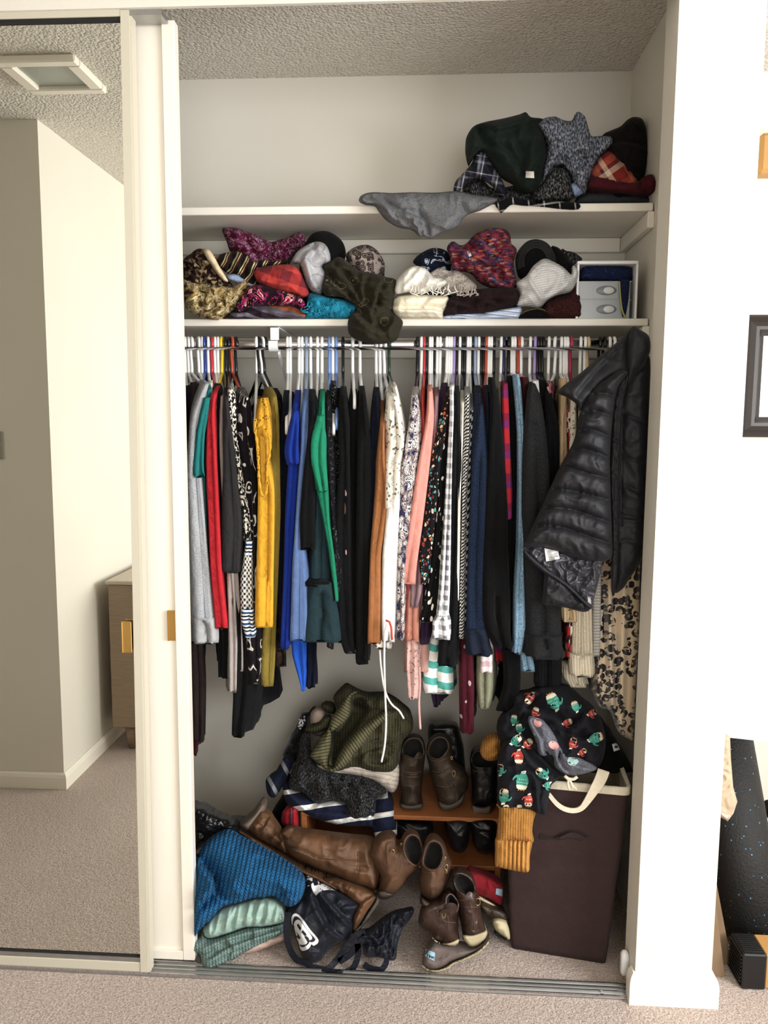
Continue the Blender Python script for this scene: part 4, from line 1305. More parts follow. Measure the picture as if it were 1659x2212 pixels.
fb('satin_circles', None, p_rings([(0, '9a9a9e'), (.45, '828287'), (.52, 'a5a5a8')], 22, .004), rough=.45, spec=.5); fb('brown_paisley', None, p_rings([(0, '9a8f86'), (.14, '2b2320'), (.3, '8d8078'), (.36, '3a2e2a'), (.55, '4d3a36'), (.6, '8c7f78')], 70, .01))
fb('olive_scarf', None, p_rings([(0, '8c8060'), (.09, '2e2a1d'), (.26, '302c1f'), (.29, '7b7056'), (.31, '2b271b')], 24, .03), crease=.5); fb('turquoise', None, p_blobs([(0, '0f6f8d'), (.5, '1a86a5'), (.62, '0a4f68'), (.7, '2b9ab4')], 40, 1.0)); fb('felt_black', '0c0c0d')
M2 = 'scarves on the lower shelf'
heap('black_felt_hat', 'black rounded hat standing behind the grey satin scarf', 'hat', 'felt_black', K2('850,250 885,185 940,112 1020,92 1090,115 1150,170 1172,250 1160,330 1150,690 900,690'), .54, .09, R=60, Tb=.06, wr=.003, zmin=Z2)
heap('berry_scarf', 'berry red and pale floral scarf on top of the left heap', 'scarf', 'berry_floral', K2('318,85 350,68 420,72 480,95 560,120 650,165 720,150 780,130 830,105 862,100 892,150 870,205 820,240 780,300 740,420 520,420 420,300 372,232 350,170'), .50, .07, R=32, Tb=.08, wr=.012, zmin=Z2, creases=[(K2('420,90 500,180 560,280'), 7, .014), (K2('650,165 640,230 620,290'), 7, .012), (K2('800,130 760,220 700,280'), 7, .014)])
heap('tribal_scarf', 'black and cream patterned scarf in the middle of the left heap', 'scarf', 'tribal', K2('255,300 290,262 350,240 420,234 490,250 545,300 600,290 680,300 760,290 770,320 700,330 600,345 548,370 560,480 480,470 420,420 360,390 300,340'), .44, .05, R=22, Tb=.1, wr=.012, creases=[(K2('400,240 380,300 360,380'), 6, .014), (K2('460,260 450,340 500,420'), 6, .012)])
heap('brown_floral_scarf', 'dark brown floral scarf at the left end of the lower shelf', 'scarf', 'brown_floral', K2('44,360 52,290 100,250 150,215 210,228 255,300 300,375 370,440 395,480 330,500 180,500 60,470'), .43, .06, R=30, Tb=.1, wr=.012, creases=[(K2('100,260 200,360 300,450'), 7, .014), (K2('60,340 140,400 220,470'), 7, .012)])
heap('cream_scarf', 'cream satin strip lying over the dark brown floral scarf', 'scarf', 'cream_silk', K2('183,226 222,218 258,258 300,335 352,420 358,442 322,432 270,372 222,302'), .385, .018, R=10, Tb=.03)
heap('blue_scarf_tip', 'small pale blue scarf tip in the middle of the left heap', 'scarf', 'chambray', K2('345,400 380,388 430,395 490,430 540,470 480,470 410,450 365,430'), .40, .02, R=10, Tb=.05)
heap('beige_floral_scarf', 'beige and mustard floral scarf with a ruffled edge at the left shelf end', 'scarf', 'beige_floral', K2('46,430 120,445 250,452 330,470 395,478 440,440 470,432 506,452 470,522 440,562 402,622 350,656 285,704 200,692 130,672 60,602'), (.40, 600, .362, 690), .05, R=24, Tb=.1, wr=.012, ws=.04, creases=[(K2('480,460 420,560 320,660 270,690'), 5, .014), (K2('430,460 360,560 260,640'), 5, .012), (K2('150,480 220,560 330,580'), 7, .012)])
heap('red_buffalo_scarf', 'red buffalo check scarf in the left heap', 'scarf', 'buffalo', K2('540,372 600,340 700,325 800,325 850,360 880,420 916,520 872,552 800,525 720,512 620,482 560,442'), .395, .05, R=26, Tb=.08, wr=.008, creases=[(K2('560,390 700,430 800,440 880,520'), 7, .01)])
heap('dark_striped_scarf', 'folded dark scarf with an orange band lying under the magenta floral one', 'scarf', 'dark_scarf', K2('330,700 380,655 430,640 500,612 600,598 720,598 830,600 886,640 892,700 640,706 450,704'), .405, .045, R=14, Tb=.14, zmin=Z2, creases=[(K2('430,650 600,625 760,640 880,660'), 5, .012), (K2('620,600 760,610 850,660'), 5, .01)])
heap('magenta_floral_scarf', 'magenta and black floral scarf below the red buffalo check', 'scarf', 'magenta_floral', K2('410,600 465,525 500,478 580,463 640,478 720,500 800,528 862,548 892,600 884,655 830,610 720,605 600,600 500,618 430,650'), .375, .025, R=16, Tb=.08, wr=.009, ws=.035)
heap('turquoise_scarf', 'turquoise fringed scarf beside the olive scarf', 'scarf', 'turquoise', K2('888,700 900,610 905,530 960,520 1050,548 1150,560 1260,602 1245,640 1180,704 1000,705'), .41, .045, R=18, Tb=.12, zmin=Z2, wr=.012, ws=.03)
tq = byname('turquoise_scarf')
mb = MB()
for i in range(26):
    x = 905+RNG.rand()*250
    y0 = 560+RNG.rand()*60
    P = [U(*K2('%f,%f' % (x+RNG.randn()*10*j, y0+j*22))[0], .368-.004*RNG.rand()) for j in range(5)]
    P = [p for p in P if p[2] > Z2+.002]
    if len(P) > 2: mb.tube(catmull3(P, .006), .0016, 5)
o = mb.build('fringe', FB['turquoise'], tq, True)
o['kind'] = 'stuff'
heap('grey_satin_scarf', 'pale grey satin scarf with round print standing in the middle of the lower shelf', 'scarf', 'satin_circles', K2('800,310 830,240 900,190 970,165 1030,185 1062,250 1060,302 1012,332 1032,380 1020,450 1005,525 950,522 900,470 872,380 848,320'), .415, .05, R=28, Tb=.06, wr=.006, ws=.06, creases=[(K2('850,300 890,240 960,190'), 6, .014), (K2('960,200 930,300 960,420'), 8, .01)])
heap('brown_paisley_scarf', 'brown grey paisley scarf bulging behind the olive scarf', 'scarf', 'brown_paisley', K2('1172,260 1190,232 1240,200 1320,188 1390,230 1440,320 1437,385 1420,690 1220,690 1180,330'), .50, .07, R=34, Tb=.08, wr=.01, zmin=Z2)
heap('olive_scarf', 'large olive scarf with fine paisley print spilling over the lower shelf edge', 'scarf', 'olive_scarf', K2('1010,330 1060,300 1120,270 1180,300 1230,350 1300,372 1390,390 1450,410 1516,432 1507,530 1490,600 1498,660 1562,712 1548,780 1512,850 1400,872 1290,858 1200,812 1184,730 1205,670 1242,640 1230,605 1150,552 1080,545 1022,532 1008,470 1030,400'), (.42, 570, .345, 720), .055, R=34, Tb=.04, wr=.013, ws=.05, step=6, creases=[(K2('1240,640 1330,720 1420,760 1500,660'), 9, .02), (K2('1100,330 1200,430 1290,580 1330,600'), 7, .018), (K2('1330,390 1300,480 1320,580'), 7, .014), (K2('1380,600 1370,680 1400,740'), 7, .012), (K2('1060,400 1130,480 1250,590'), 6, .014), (K2('1450,420 1400,520 1390,600'), 6, .012)])

# lower shelf, right half
fb('cream_towel', 'e9dfc6'); fb('white_gauze', 'e6e2d8'); fb('taupe_scarf', None, p_heather('8d8379', 'b3aaa0', 200)); fb('navy_white', None, p_blobs([(0, '121a2c'), (.5, '16223a'), (.58, 'b9c3cc'), (.64, '131c30')], 26, 1.8))
def _multi(t, uv):
    v = t.warp(t.uv(1, 1, 38), 16, .035)
    a = stripe_val(t, t.xyz(v, 1), .05)
    c = t.ramp(a, [(0, '7c1c2c'), (.22, '3a2048'), (.36, '22406c'), (.48, '9a3c34'), (.6, '4a142c'), (.78, '8e2836'), (.92, '232a54')])
    w = t.uv(.45, 1, 38)
    r = t.xyz(t.vor(w, 210, 'Color'), 0)
    d = t.ramp(r, [(0, '7c1c2c'), (.2, 'c96a50'), (.35, '2a4a78'), (.5, '4a142c'), (.65, 'a33a3c'), (.8, '2a2450'), (.92, 'd9a080')])
    return t.mix(.5, c, d), t.math('SUBTRACT', 1.0, t.vor(w, 210))


fb('multi_knit', None, _multi, crease=.8, hs=1.0, hd=.004)
fb('dark_brown', '241617'); fb('blue_stripe', None, p_stripes([(0, 'b9c9e6'), (.55, '6d86b8'), (.75, 'e6ebf2')], .012, 1, 6)); fb('maroon_knit', None, p_heather('2c1413', '44201e', 240)); fb('mesh_white', None, p_stripes([(0, 'e4e4e4'), (.6, 'a9a9ab')], .0045, 1, 8), rough=.6)
heap('navy_print_scarf', 'navy and white printed scarf behind the white one', 'scarf', 'navy_white', K3('150,250 160,225 200,190 280,158 360,180 387,240 382,310 380,590 200,590 180,300'), .52, .06, R=30, Tb=.08, wr=.01, zmin=Z2)
heap('multicolour_scarf', 'thick red and blue knitted scarf coiled high on the lower shelf', 'scarf', 'multi_knit', K3('358,165 375,130 402,118 440,142 480,130 520,85 560,60 640,35 720,45 750,82 757,130 790,172 772,260 788,400 740,420 640,408 560,372 500,312 440,302 392,295 378,220'), .45, .085, R=38, Tb=.08, wr=.012, ws=.045, creases=[(K3('600,60 590,110 640,150 700,120 690,70'), 7, .02), (K3('480,140 560,200 640,220 700,160 745,90'), 7, .02), (K3('440,300 540,260 640,330 780,400'), 7, .016), (K3('400,130 410,200 440,290'), 6, .02), (K3('760,150 700,230 690,390'), 7, .016), (K3('460,160 540,240 690,330'), 6, .012)])
mk = byname('multicolour_scarf')
decal('care_label', K3('483,185 498,178 512,205 497,214'), bvh([mk]), plain('label_grey', 'c9ccd2', .6), mk)
heap('maroon_beanie', 'dark maroon knitted cloth beside the plastic drawers', 'hat', 'maroon_knit', K3('945,600 955,510 1020,452 1100,440 1150,388 1190,440 1202,520 1175,602'), .43, .06, R=30, Tb=.08, zmin=Z2, wr=.009, ws=.03)
heap('black_pouch', 'small black pouch with an olive edge lying on the lower shelf', 'pouch', 'felt_black', K3('775,606 800,575 850,542 920,528 975,545 1000,606'), .405, .04, R=14, Tb=.08, zmin=Z2, wr=.003)
bpch = byname('black_pouch')
P = catmull3([U(*p, .382) for p in K3('812,572 850,548 920,534 965,548 985,570')], .006)
MB().tube(P, .0022, 6).build('piping', fab('olive_piping', '5f5630'), bpch, True)
heap('blue_striped_shirt', 'folded blue and white striped shirt under the dark brown scarf', 'shirt', 'blue_stripe', K3('338,608 345,580 400,566 560,560 700,538 816,524 806,585 775,607 560,608'), .385, .03, R=10, Tb=.16, zmin=Z2, wr=.003, creases=[(K3('380,590 560,580 790,560'), 4, .008)])
heap('dark_brown_scarf', 'folded dark brown scarf on the blue striped shirt', 'scarf', 'dark_brown', K3('338,575 350,520 382,462 450,435 500,420 640,406 782,410 812,500 760,525 680,548 600,565 440,582'), .40, .05, R=22, Tb=.12, wr=.01, ws=.035, zmin=Z2+.01, creases=[(K3('400,480 520,500 600,470 680,500'), 5, .014), (K3('430,540 560,520 700,530'), 5, .012), (K3('500,440 600,450 760,440'), 5, .01)])
heap('cream_blanket', 'thick cream folded towel under the white scarf', 'towel', 'cream_towel', K3('18,500 35,470 60,455 150,446 300,452 368,462 358,520 338,570 330,608 150,610 60,600 22,560'), .40, .06, R=20, Tb=.14, zmin=Z2, wr=.004, creases=[(K3('20,518 120,530 240,528 345,545'), 5, .022), (K3('220,500 260,460 300,455'), 5, .008)])
heap('taupe_scarf', 'taupe fringed scarf lying beside the white one', 'scarf', 'taupe_scarf', K3('250,330 275,300 320,280 370,300 420,298 490,340 542,392 522,440 440,452 340,445 290,415 330,390'), .42, .04, R=22, Tb=.08, wr=.011, ws=.035, creases=[(K3('280,320 340,330 400,300'), 5, .014), (K3('380,440 420,380 490,350'), 6, .012)])
heap('white_scarf', 'crumpled white gauze scarf on the cream towel', 'scarf', 'white_gauze', K3('38,442 45,370 100,300 160,270 230,290 280,340 330,345 362,368 345,392 310,410 250,425 200,445 120,432'), .385, .045, R=24, Tb=.08, wr=.01, ws=.04, creases=[(K3('70,420 120,350 170,290'), 6, .012), (K3('170,430 220,370 230,300'), 6, .014), (K3('260,410 290,370 330,350'), 5, .01)])
for nm_, x0_, x1_, y0_, mt_ in (('taupe_scarf', 430, 540, 395, 'taupe_scarf'), ('white_scarf', 150, 400, 385, 'white_gauze')):
    mb = MB()
    for i in range(14):
        x = x0_+(x1_-x0_)*i/13+RNG.randn()*5
        P = [U(*K3('%f,%f' % (x+RNG.randn()*5*j, y0_+RNG.rand()*18+j*13))[0], .352) for j in range(5)]
        mb.tube(catmull3(P, .006), .0013, 5)
    o = mb.build('fringe', FB[mt_], byname(nm_), True)
    o['kind'] = 'stuff'
# black straw sun hat: brim rings
hb = heap('black_sun_hat', 'black straw sun hat with ringed brim standing behind the white visor', 'hat', 'felt_black', K3('783,215 810,160 860,115 920,105 980,130 1022,190 1035,260 1000,420 860,440 815,352 800,340 785,280'), .47, .04, R=40, Tb=.05, wr=.001, zmin=Z2)
mb = MB()
thb = bvh([hb])
for k in range(6):
    q = 1-.075*k
    pl = [(908+(x-908)*q, 235+(y-235)*q) for x, y in ((792, 300), (790, 215), (815, 162), (862, 120), (920, 110), (975, 134), (1014, 192), (1025, 255))]
    P = []
    for x, y in catmull(pl, False, 8):
        pp = K3('%f,%f' % (x, y))[0]
        d = rays([pp[0]], [pp[1]])[0]
        d = d/np.linalg.norm(d)
        h = thb.ray_cast(Vector(CAM), Vector(d))
        if h[0] is not None: P.append(np.array(h[0])-d*.001)
    if len(P) > 3: mb.tube(P, .0014, 5)
mb.build('brim_ring', plain('straw_black', '1d1d1e', .5), hb, True)
heap('fuzzy_black_hat', 'fuzzy black hat between the sun hat and the plastic drawers', 'hat', 'felt_black', K3('1000,160 1030,150 1065,172 1112,230 1145,285 1150,600 1010,600 1005,300'), .52, .05, R=24, Tb=.06, wr=.008, ws=.02, zmin=Z2)
heap('grey_beanie', 'grey marled cloth on top of the plastic drawers', 'hat', 'marl_bw', K3('1060,200 1100,178 1150,190 1195,225 1190,240 1160,600 1080,600'), .58, .05, R=16, Tb=.05, zmin=Z2)
wh = heap('white_visor', 'white mesh bucket hat with see-through ribs lying on its side', 'hat', 'mesh_white', K3('788,380 820,352 850,330 880,285 905,258 960,225 1020,245 1080,280 1128,322 1136,268 1168,300 1162,360 1122,430 1040,452 985,480 932,526 860,522 788,512 812,440'), .385, .055, R=30, Tb=.06, wr=.003, creases=[(K3('870,330 960,260 1060,290 1080,330 1040,410 960,470 900,400 870,340'), 5, -.012), (K3('800,440 880,440 930,520'), 5, .012), (K3('1010,440 1060,400 1110,340'), 4, .014)])
# plastic drawer unit
du = empty('plastic_drawers', 'small white plastic drawer unit at the right end of the lower shelf', 'drawers', (U(1311, 680, .39)[0], .5, Z2))
m_clear = plain('clear_plastic', '9fa3a6', .25, Alpha=1.0)
a, b = U(1245, 640, .385)[0], U(1377, 640, .385)[0]
zt_ = U(1311, 563, .385)[2]
t_ = .006
MB().box((a, .385, zt_-.009), (b, .66, zt_), .002).build('top_panel', m_whiteplastic, du)
for x in (a, b-t_):
    MB().box((x, .385, Z2+.0005), (x+t_, .66, zt_-.009), .001).build('side_panel', m_whiteplastic, du)
MB().box((a+t_, .65, Z2+.0005), (b-t_, .66, zt_-.009)).build('back_panel', m_whiteplastic, du)
zz = [U(1311, y, .392)[2] for y in (688, 647, 608)]
wd = U(1336, 640, .39)[0]
for k in range(2):
    z0, z1 = zz[k]+.001, zz[k+1]-.001
    if k == 0: z0 = Z2+.001
    dw = MB().box((a+t_+.001, .392, z0), (b-t_-.012, .396, z1), .0008).box((a+t_+.003, .396, z0), (b-t_-.014, .62, z0+.002)).build('drawer', m_clear, du)
    cx, cz = U(1310, (668, 628)[k], .391)[0], (z0+z1)/2
    for rx_, rz_, yy, mm, nm_ in ((.027, .0125, .3912, plain('drawer_recess', '6e7377', .4), 'finger_pull'), (.0145, .0092, .3905, plain('pull_light', 'c9c9c6', .5), 'pull_hole')):
        mb = MB()
        mb.loft([[(cx+(.006 if nm_ == 'pull_hole' else 0)+rx_*math.cos(t)*s, y, cz+rz_*math.sin(t)*s) for t in np.linspace(0, 6.283, 24, endpoint=False)] for s, y in ((1, yy+.003), (1, yy), (.92, yy-.0008))])
        mb.build(nm_, mm, dw, True)
    MB().box((a+t_, .391, z1-.0012), (b-t_-.010, .397, z1+.0016)).build('drawer_lip', m_clear, dw)
fb('blue_cloth', None, p_blobs([(0, '141c3c'), (.6, '1b2650'), (.68, '2a3560')], 60, 1.0))
heap('blue_pouch', 'dark blue pouch stuffed in the top of the plastic drawers', 'pouch', 'blue_cloth', [(1256, 606), (1258, 580), (1275, 570), (1330, 572), (1360, 576), (1366, 592), (1362, 607), (1310, 609)], .43, .035, R=16, Tb=.08, wr=.004)
heap('blue_bag_edge', 'dark blue cloth with a yellow edge hanging down inside the plastic drawers', 'pouch', 'blue_cloth', [(1337, 608), (1352, 604), (1360, 607), (1357, 650), (1350, 686), (1344, 684), (1340, 650)], .389, .006, R=6, Tb=.01, wr=.001)
P = catmull3([U(x, y, .381) for x, y in ((1338, 608), (1340, 640), (1344, 670), (1351, 687))], .006)
MB().tube(P, .0024, 6).build('yellow_edge', fab('yellow_piping', '9d9b58'), byname('blue_bag_edge'), True)

# ---------------------------------------------------------------- puffer jacket and robe at the right end
K4, K5, K6, K7, K8 = cv(1040, 690, 4.1475), cv(980, 1000, 3.567), cv(840, 1480, 2.9625), cv(400, 1460, 3.318), cv(780, 1750, 2.676)
K9 = cv(400, 1700, 3.318)
m_puff = fab('black_nylon', '15151a', None, rough=.62, crease=.25, sheen=.02, spec=.3)
m_puff_in = fab('grey_nylon_lining', '2e2d35', None, rough=.42, crease=.7, sheen=.05, spec=.5)
fb('leopard', None, None)
t = NT('leopard_plush')
v = t.warp(t.uv(1, 1), 45, .012)
d = t.vor(v, 46, rand=.85)
nz = t.noise(t.uv(), 62, 2)
ring = t.math('MULTIPLY', t.math('MULTIPLY', t.math('GREATER_THAN', d, .15), t.math('LESS_THAN', d, .54)), t.math('GREATER_THAN', nz, .425))
c_ = t.mix(t.math('LESS_THAN', d, .2), lin('e6cfae'), lin('b58a5c'))
c_ = t.mix(ring, c_, lin('1a1310'))
t.b.inputs['Sheen Weight'].default_value = .4
FB['leopard'] = t.done(c_, .95, 0, t.bump(t.noise(t.uv(), 500, 3), .4, .002))
lr = heap('leopard_robe', 'leopard print plush robe hanging behind the puffer jacket', 'robe', 'leopard', [(1292, 1100), (1395, 1100), (1384, 1224), (1380, 1364), (1374, 1477), (1369, 1590), (1356, 1595), (1334, 1578), (1316, 1535), (1297, 1528), (1277, 1494), (1283, 1449), (1292, 1364), (1292, 1280)], .30, .06, R=25, Tb=.12, wr=.006, ws=.09, aniso=(90, 4), creases=[([(1326, 1200), (1327, 1350), (1332, 1530)], 7, .025), ([(1360, 1230), (1356, 1400), (1350, 1590)], 9, .015), ([(1300, 1300), (1303, 1420), (1300, 1520)], 7, .014)])
hanger(1326, 'w', (U(1345, 900, .24)[0], .24, 1.42), 'white plastic hanger hidden by the puffer collar, carrying the leopard robe')
pj = empty('puffer_jacket', 'black quilted puffer jacket hung at the right end over the other clothes', 'jacket', (U(1330, 1000, .15)[0], .15, 1.0))
P_ = lambda s: [tuple(float(q) for q in r.split(',')) for r in s.split()]
seams = ['1281,852 1305,850 1332,856', '1264,893 1290,888 1322,900', '1250,932 1280,928 1318,944', '1226,978 1252,970 1285,976 1316,990', '1204,1014 1228,1010 1262,1020 1316,1034', '1196,1056 1246,1062 1280,1070 1318,1082', '1168,1096 1218,1098 1255,1106 1322,1130', '1143,1136 1204,1137 1255,1152 1322,1176']
inflate('sleeve', P_('1356,806 1340,800 1318,812 1282,838 1262,868 1250,900 1240,950 1222,985 1209,1008 1190,1050 1172,1090 1158,1120 1142,1155 1130,1180 1150,1184 1178,1184 1206,1195 1246,1208 1280,1214 1300,1213 1322,1202 1322,1150 1319,1060 1318,980 1324,900 1334,840'), .105, .06, m_puff, pj, R=30, Tb=.02, wr=.003, ws=.03, step=5,
        creases=[(P_(s), 3.2, .014, 1.3) for s in seams]+[(P_(s), 9, .012, 2.0) for s in seams])
inflate('shoulder', P_('1368,706 1350,722 1329,742 1293,772 1257,803 1206,844 1226,859 1245,873 1255,890 1262,872 1290,840 1318,816 1345,806 1356,800 1358,760 1362,730'), (.16, 720, .10, 850), .03, m_puff, pj, R=22, Tb=.03, wr=.006, ws=.07, creases=[(P_('1330,760 1290,800 1250,850'), 8, .008)])
inflate('front_panel', P_('1362,806 1385,792 1403,770 1405,830 1403,900 1399,1000 1394,1100 1390,1170 1382,1215 1360,1250 1345,1272 1326,1276 1326,1200 1328,1050 1334,900 1345,840'), .165, .045, m_puff, pj, R=22, Tb=.04, wr=.004, ws=.05, step=5,
        creases=[(P_('1345,900 1342,1000 1340,1130'), 6, .008)]+[(P_('1336,%d 1356,%d 1396,%d' % (y, y+RNG.randint(-8, 8), y+12)), 4, .006, 1.5) for y in (905, 985, 1060, 1110, 1175)])
inflate('zip_placket', P_('1356,806 1364,808 1350,850 1344,900 1339,1000 1336,1100 1336,1200 1330,1276 1321,1276 1322,1150 1318,1010 1326,880 1336,832'), .125, .014, m_puff, pj, R=7, Tb=.02, wr=.003, ws=.02, step=4, creases=[(P_('1352,815 1338,880 1330,1000 1329,1150 1327,1270'), 1.8, .005, 1.4)])
inflate('collar', P_('1368,706 1382,712 1402,727 1404,760 1390,785 1372,812 1358,832 1352,818 1352,770 1358,728'), .13, .03, m_puff, pj, R=18, Tb=.03, wr=.004, ws=.06, step=5)
inflate('lining', P_('1131,1180 1150,1180 1178,1180 1206,1190 1246,1204 1297,1209 1300,1222 1293,1255 1284,1290 1276,1312 1258,1295 1232,1268 1205,1248 1182,1232 1158,1212 1137,1194'), .10, .012, m_puff_in, pj, R=14, Tb=.01, wr=.009, ws=.025, step=4)
inflate('sleeve_end', P_('1182,1228 1176,1240 1174,1270 1172,1303 1190,1308 1218,1312 1245,1319 1262,1322 1274,1316 1262,1296 1232,1266 1205,1244'), .115, .03, m_puff, pj, R=20, Tb=.03, wr=.006, ws=.03, step=5, creases=[(P_('1180,1236 1178,1300'), 2, .006, 1.4)])
inflate('hem_binding', P_('1131,1182 1137,1190 1158,1210 1182,1229 1205,1245 1232,1265 1260,1293 1278,1308 1276,1316 1268,1312 1240,1284 1205,1256 1178,1239 1152,1218 1133,1196'), .085, .008, m_puff, pj, R=6, Tb=.01, wr=.001, step=4)
tj = bvh([o for o in pj.children])
tagm = plain('tag_white', 'd9d9dc', .6)
tg = decal('care_label', P_('1176,1184 1206,1191 1209,1207 1180,1213'), tj, tagm, pj, off=.004)
for k in range(5):
    decal('printed_line', P_('%d,%d %d,%d %d,%d %d,%d' % (1182+k, 1192+k*4, 1204, 1196+k*3, 1204, 1197+k*3, 1182+k, 1193+k*4)), tj, plain('print_grey', '7c7c84', .6), tg, off=.0048, step=8)
decal('logo_patch', P_('1269,1288 1276,1291 1277,1305 1270,1301'), tj, tagm, pj, off=.003)

# ---------------------------------------------------------------- laundry hamper
m_hamper = fab('brown_canvas', '3a2b2a', None, crease=.25)
m_cream = fab('cream_cotton', 'd9cdb4')
BL, BR = UZ(1104, 2050)[:2], UZ(1309, 2084)[:2]
ux_ = (BR-BL)/np.linalg.norm(BR-BL)
nx_ = np.array([-ux_[1], ux_[0]])
TR, TL = U(1364, 1682, .115), U(1084, 1700, .16)
hz = (TR[2]+TL[2])/2
dep_ = .29
hm = empty('laundry_hamper', 'tall dark brown fabric laundry hamper with a cream rim', 'hamper', (*((BL+BR)/2+nx_*.15), 0))
bot = [np.array([*BL, .002]), np.array([*BR, .002]), np.array([*(BR+nx_*dep_*.9), .002]), np.array([*(BL+nx_*dep_), .002])]
top = [np.array([TL[0], TL[1], hz]), np.array([TR[0], TR[1], hz]), np.array([min(TR[0]+.02, XR-.015), TR[1]+dep_, hz]), np.array([TL[0]+.03, TL[1]+dep_+.02, hz])]


def ringpts(q, n=14, rad=.06):
    """rounded quad loop"""
    out = []
    for i in range(4):
        p, a, b = q[i], q[i-1], q[(i+1) % 4]
        for s in np.linspace(0, 1, n):
            p0, p2 = p+(a-p)*rad/np.linalg.norm(a-p), p+(b-p)*rad/np.linalg.norm(b-p)
            out.append((1-s)**2*p0+2*s*(1-s)*p+s*s*p2)
        # straight side
        nxt = b+(p-b)*rad/np.linalg.norm(p-b)
        st = p+(b-p)*rad/np.linalg.norm(b-p)
        for s in np.linspace(0, 1, 12)[1:-1]:
            out.append(st+(nxt-st)*s)
    return np.array(out)


rb, rt = ringpts(bot, 5, .012), ringpts(top, 5, .025)
loops = []
cen = (rb.mean(0)+rt.mean(0))/2
for k in np.linspace(0, 1, 30):
    L = rb+(rt-rb)*k
    o2 = L-L.mean(0)
    o2[:, 2] = 0
    o2 /= np.linalg.norm(o2, axis=1)[:, None]
    L = L+o2*(wrinkle(L*7, 3)*.010*math.sin(k*math.pi))[:, None]
    loops.append(L)
inner = [L*.985+.015*L.mean(0) for L in (loops[-1], loops[-6], loops[-14])]
mb = MB()
mb.loft(loops, True, False)
hb_ = mb.build('body', m_hamper, hm, True)
mb = MB()
mb.loft(inner, False, True)
mb.build('inner_lining', m_cream, hm, True)
rim = loops[-1]
cen = rim.mean(0)
mb = MB()
L0, L1, L2, L3 = rim.copy(), rim.copy(), rim.copy(), rim.copy()
out = (rim-cen)
out[:, 2] = 0
out /= np.linalg.norm(out, axis=1)[:, None]
L0 = L0+out*.0035; L0[:, 2] -= .018
L1 = L1+out*.0045; L1[:, 2] -= .002
L2 = L2+out*.001; L2[:, 2] += .004
L3 = L3-out*.008; L3[:, 2] -= .004
mb.loft([L0, L1, L2, L3], False, False)
mb.build('cream_rim', m_cream, hm, True)
# pinched handle slit on the front
th = bvh([hb_])
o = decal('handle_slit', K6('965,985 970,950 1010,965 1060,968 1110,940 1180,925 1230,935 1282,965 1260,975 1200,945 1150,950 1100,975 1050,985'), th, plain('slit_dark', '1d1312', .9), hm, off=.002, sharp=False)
inflate('handle_fold', K6('1060,975 1100,948 1170,922 1230,930 1285,962 1262,985 1230,1000 1160,985 1100,990'), yfun=lambda x, y: np.full(len(x), .138), Y=None, T=.012, mat=m_hamper, parent=hm, R=9, Tb=.004, wr=.002, step=4, creases=[(K6('1080,970 1170,935 1260,968'), 3, .008)])


def ribbon(name, pts, widths, Y, mat, parent, th=.0018, axis=None):
    """flat strap along pixel points at depth Y, width in px across the path"""
    pts = np.array(pts, float)
    Q = catmull(pts, False, 6)
    s = np.linspace(0, 1, len(Q))
    sk = np.linspace(0, 1, len(pts))
    w = np.interp(s, sk, widths)
    Ys = np.interp(s, sk, Y) if hasattr(Y, '__len__') else np.full(len(Q), Y)
    d = np.gradient(Q, axis=0)
    d /= np.linalg.norm(d, axis=1)[:, None]+1e-9
    n = np.stack([-d[:, 1], d[:, 0]], 1)
    loops = []
    for i in range(len(Q)):
        a, b = Q[i]-n[i]*w[i]/2, Q[i]+n[i]*w[i]/2
        A, B = U(*a, Ys[i]), U(*b, Ys[i])
        off = np.array([0, th, 0])
        loops.append([A-off, B-off, B+off, A+off])
    mb = MB()
    mb.loft(loops)
    return mb.build(name, mat, parent, False)


ribbon('strap', K6('1375,545 1355,600 1320,660 1270,740 1230,788 1180,803 1120,790 1070,755 1022,695'), [26, 25, 21, 16, 12, 10, 10, 9, 8], [.115, .105, .10, .10, .10, .10, .10, .105, .11], m_cream, hm)
for pl in ('1125,580 1150,600 1185,600 1205,585', '1150,595 1145,630 1155,672', '1155,600 1175,640 1200,668', '1140,600 1165,620 1175,660'):
    P = catmull3([U(*p, .098) for p in K6(pl)], .006)
    MB().tube(P, .0042 if pl.startswith('1125') else .003, 7).build('drawcord', m_cream, hm, True)

# clothes thrown over the hamper
fb('ink', '17171d'); fb('grey_floral', None, p_heather('50525c', '63656f', 300)); m_must = fab('mustard_knit', None, p_knit('b57a34', '8a5a22', .0065, .0055), hs=.7); m_mustr = fab('mustard_rib', None, p_rib('bd8038', .0115, .42), hs=.8)
heap('black_bag', 'black cloth with a white tag stuffed at the right of the hamper', 'bag', 'black', K6('1180,420 1300,180 1400,260 1440,330 1500,420 1550,520 1540,560 1300,560 1200,540'), .30, .06, R=24, Tb=.06, wr=.01)
bb_ = byname('black_bag')
tgd = decal('tag', K6('1428,378 1480,362 1492,408 1440,425'), bvh([bb_]), tagm, bb_, off=.006)
decal('tag_print', ell(*K6('1455,395')[0], 4.5, 2.6, -15), bvh([bb_]), plain('tag_ink', '22242c', .6), tgd, off=.007)
ms = empty('mustard_sweater', 'mustard knitted sweater with a ribbed cuff hanging down the hamper front', 'sweater', (*U(1110, 1700, .14),))
inflate('sleeve', K6('700,760 705,790 700,860 690,950 686,1000 700,1012 800,1005 920,1010 918,930 928,860 940,820 940,760'), .122, .032, m_must, ms, R=22, Tb=.03, wr=.003, step=5)
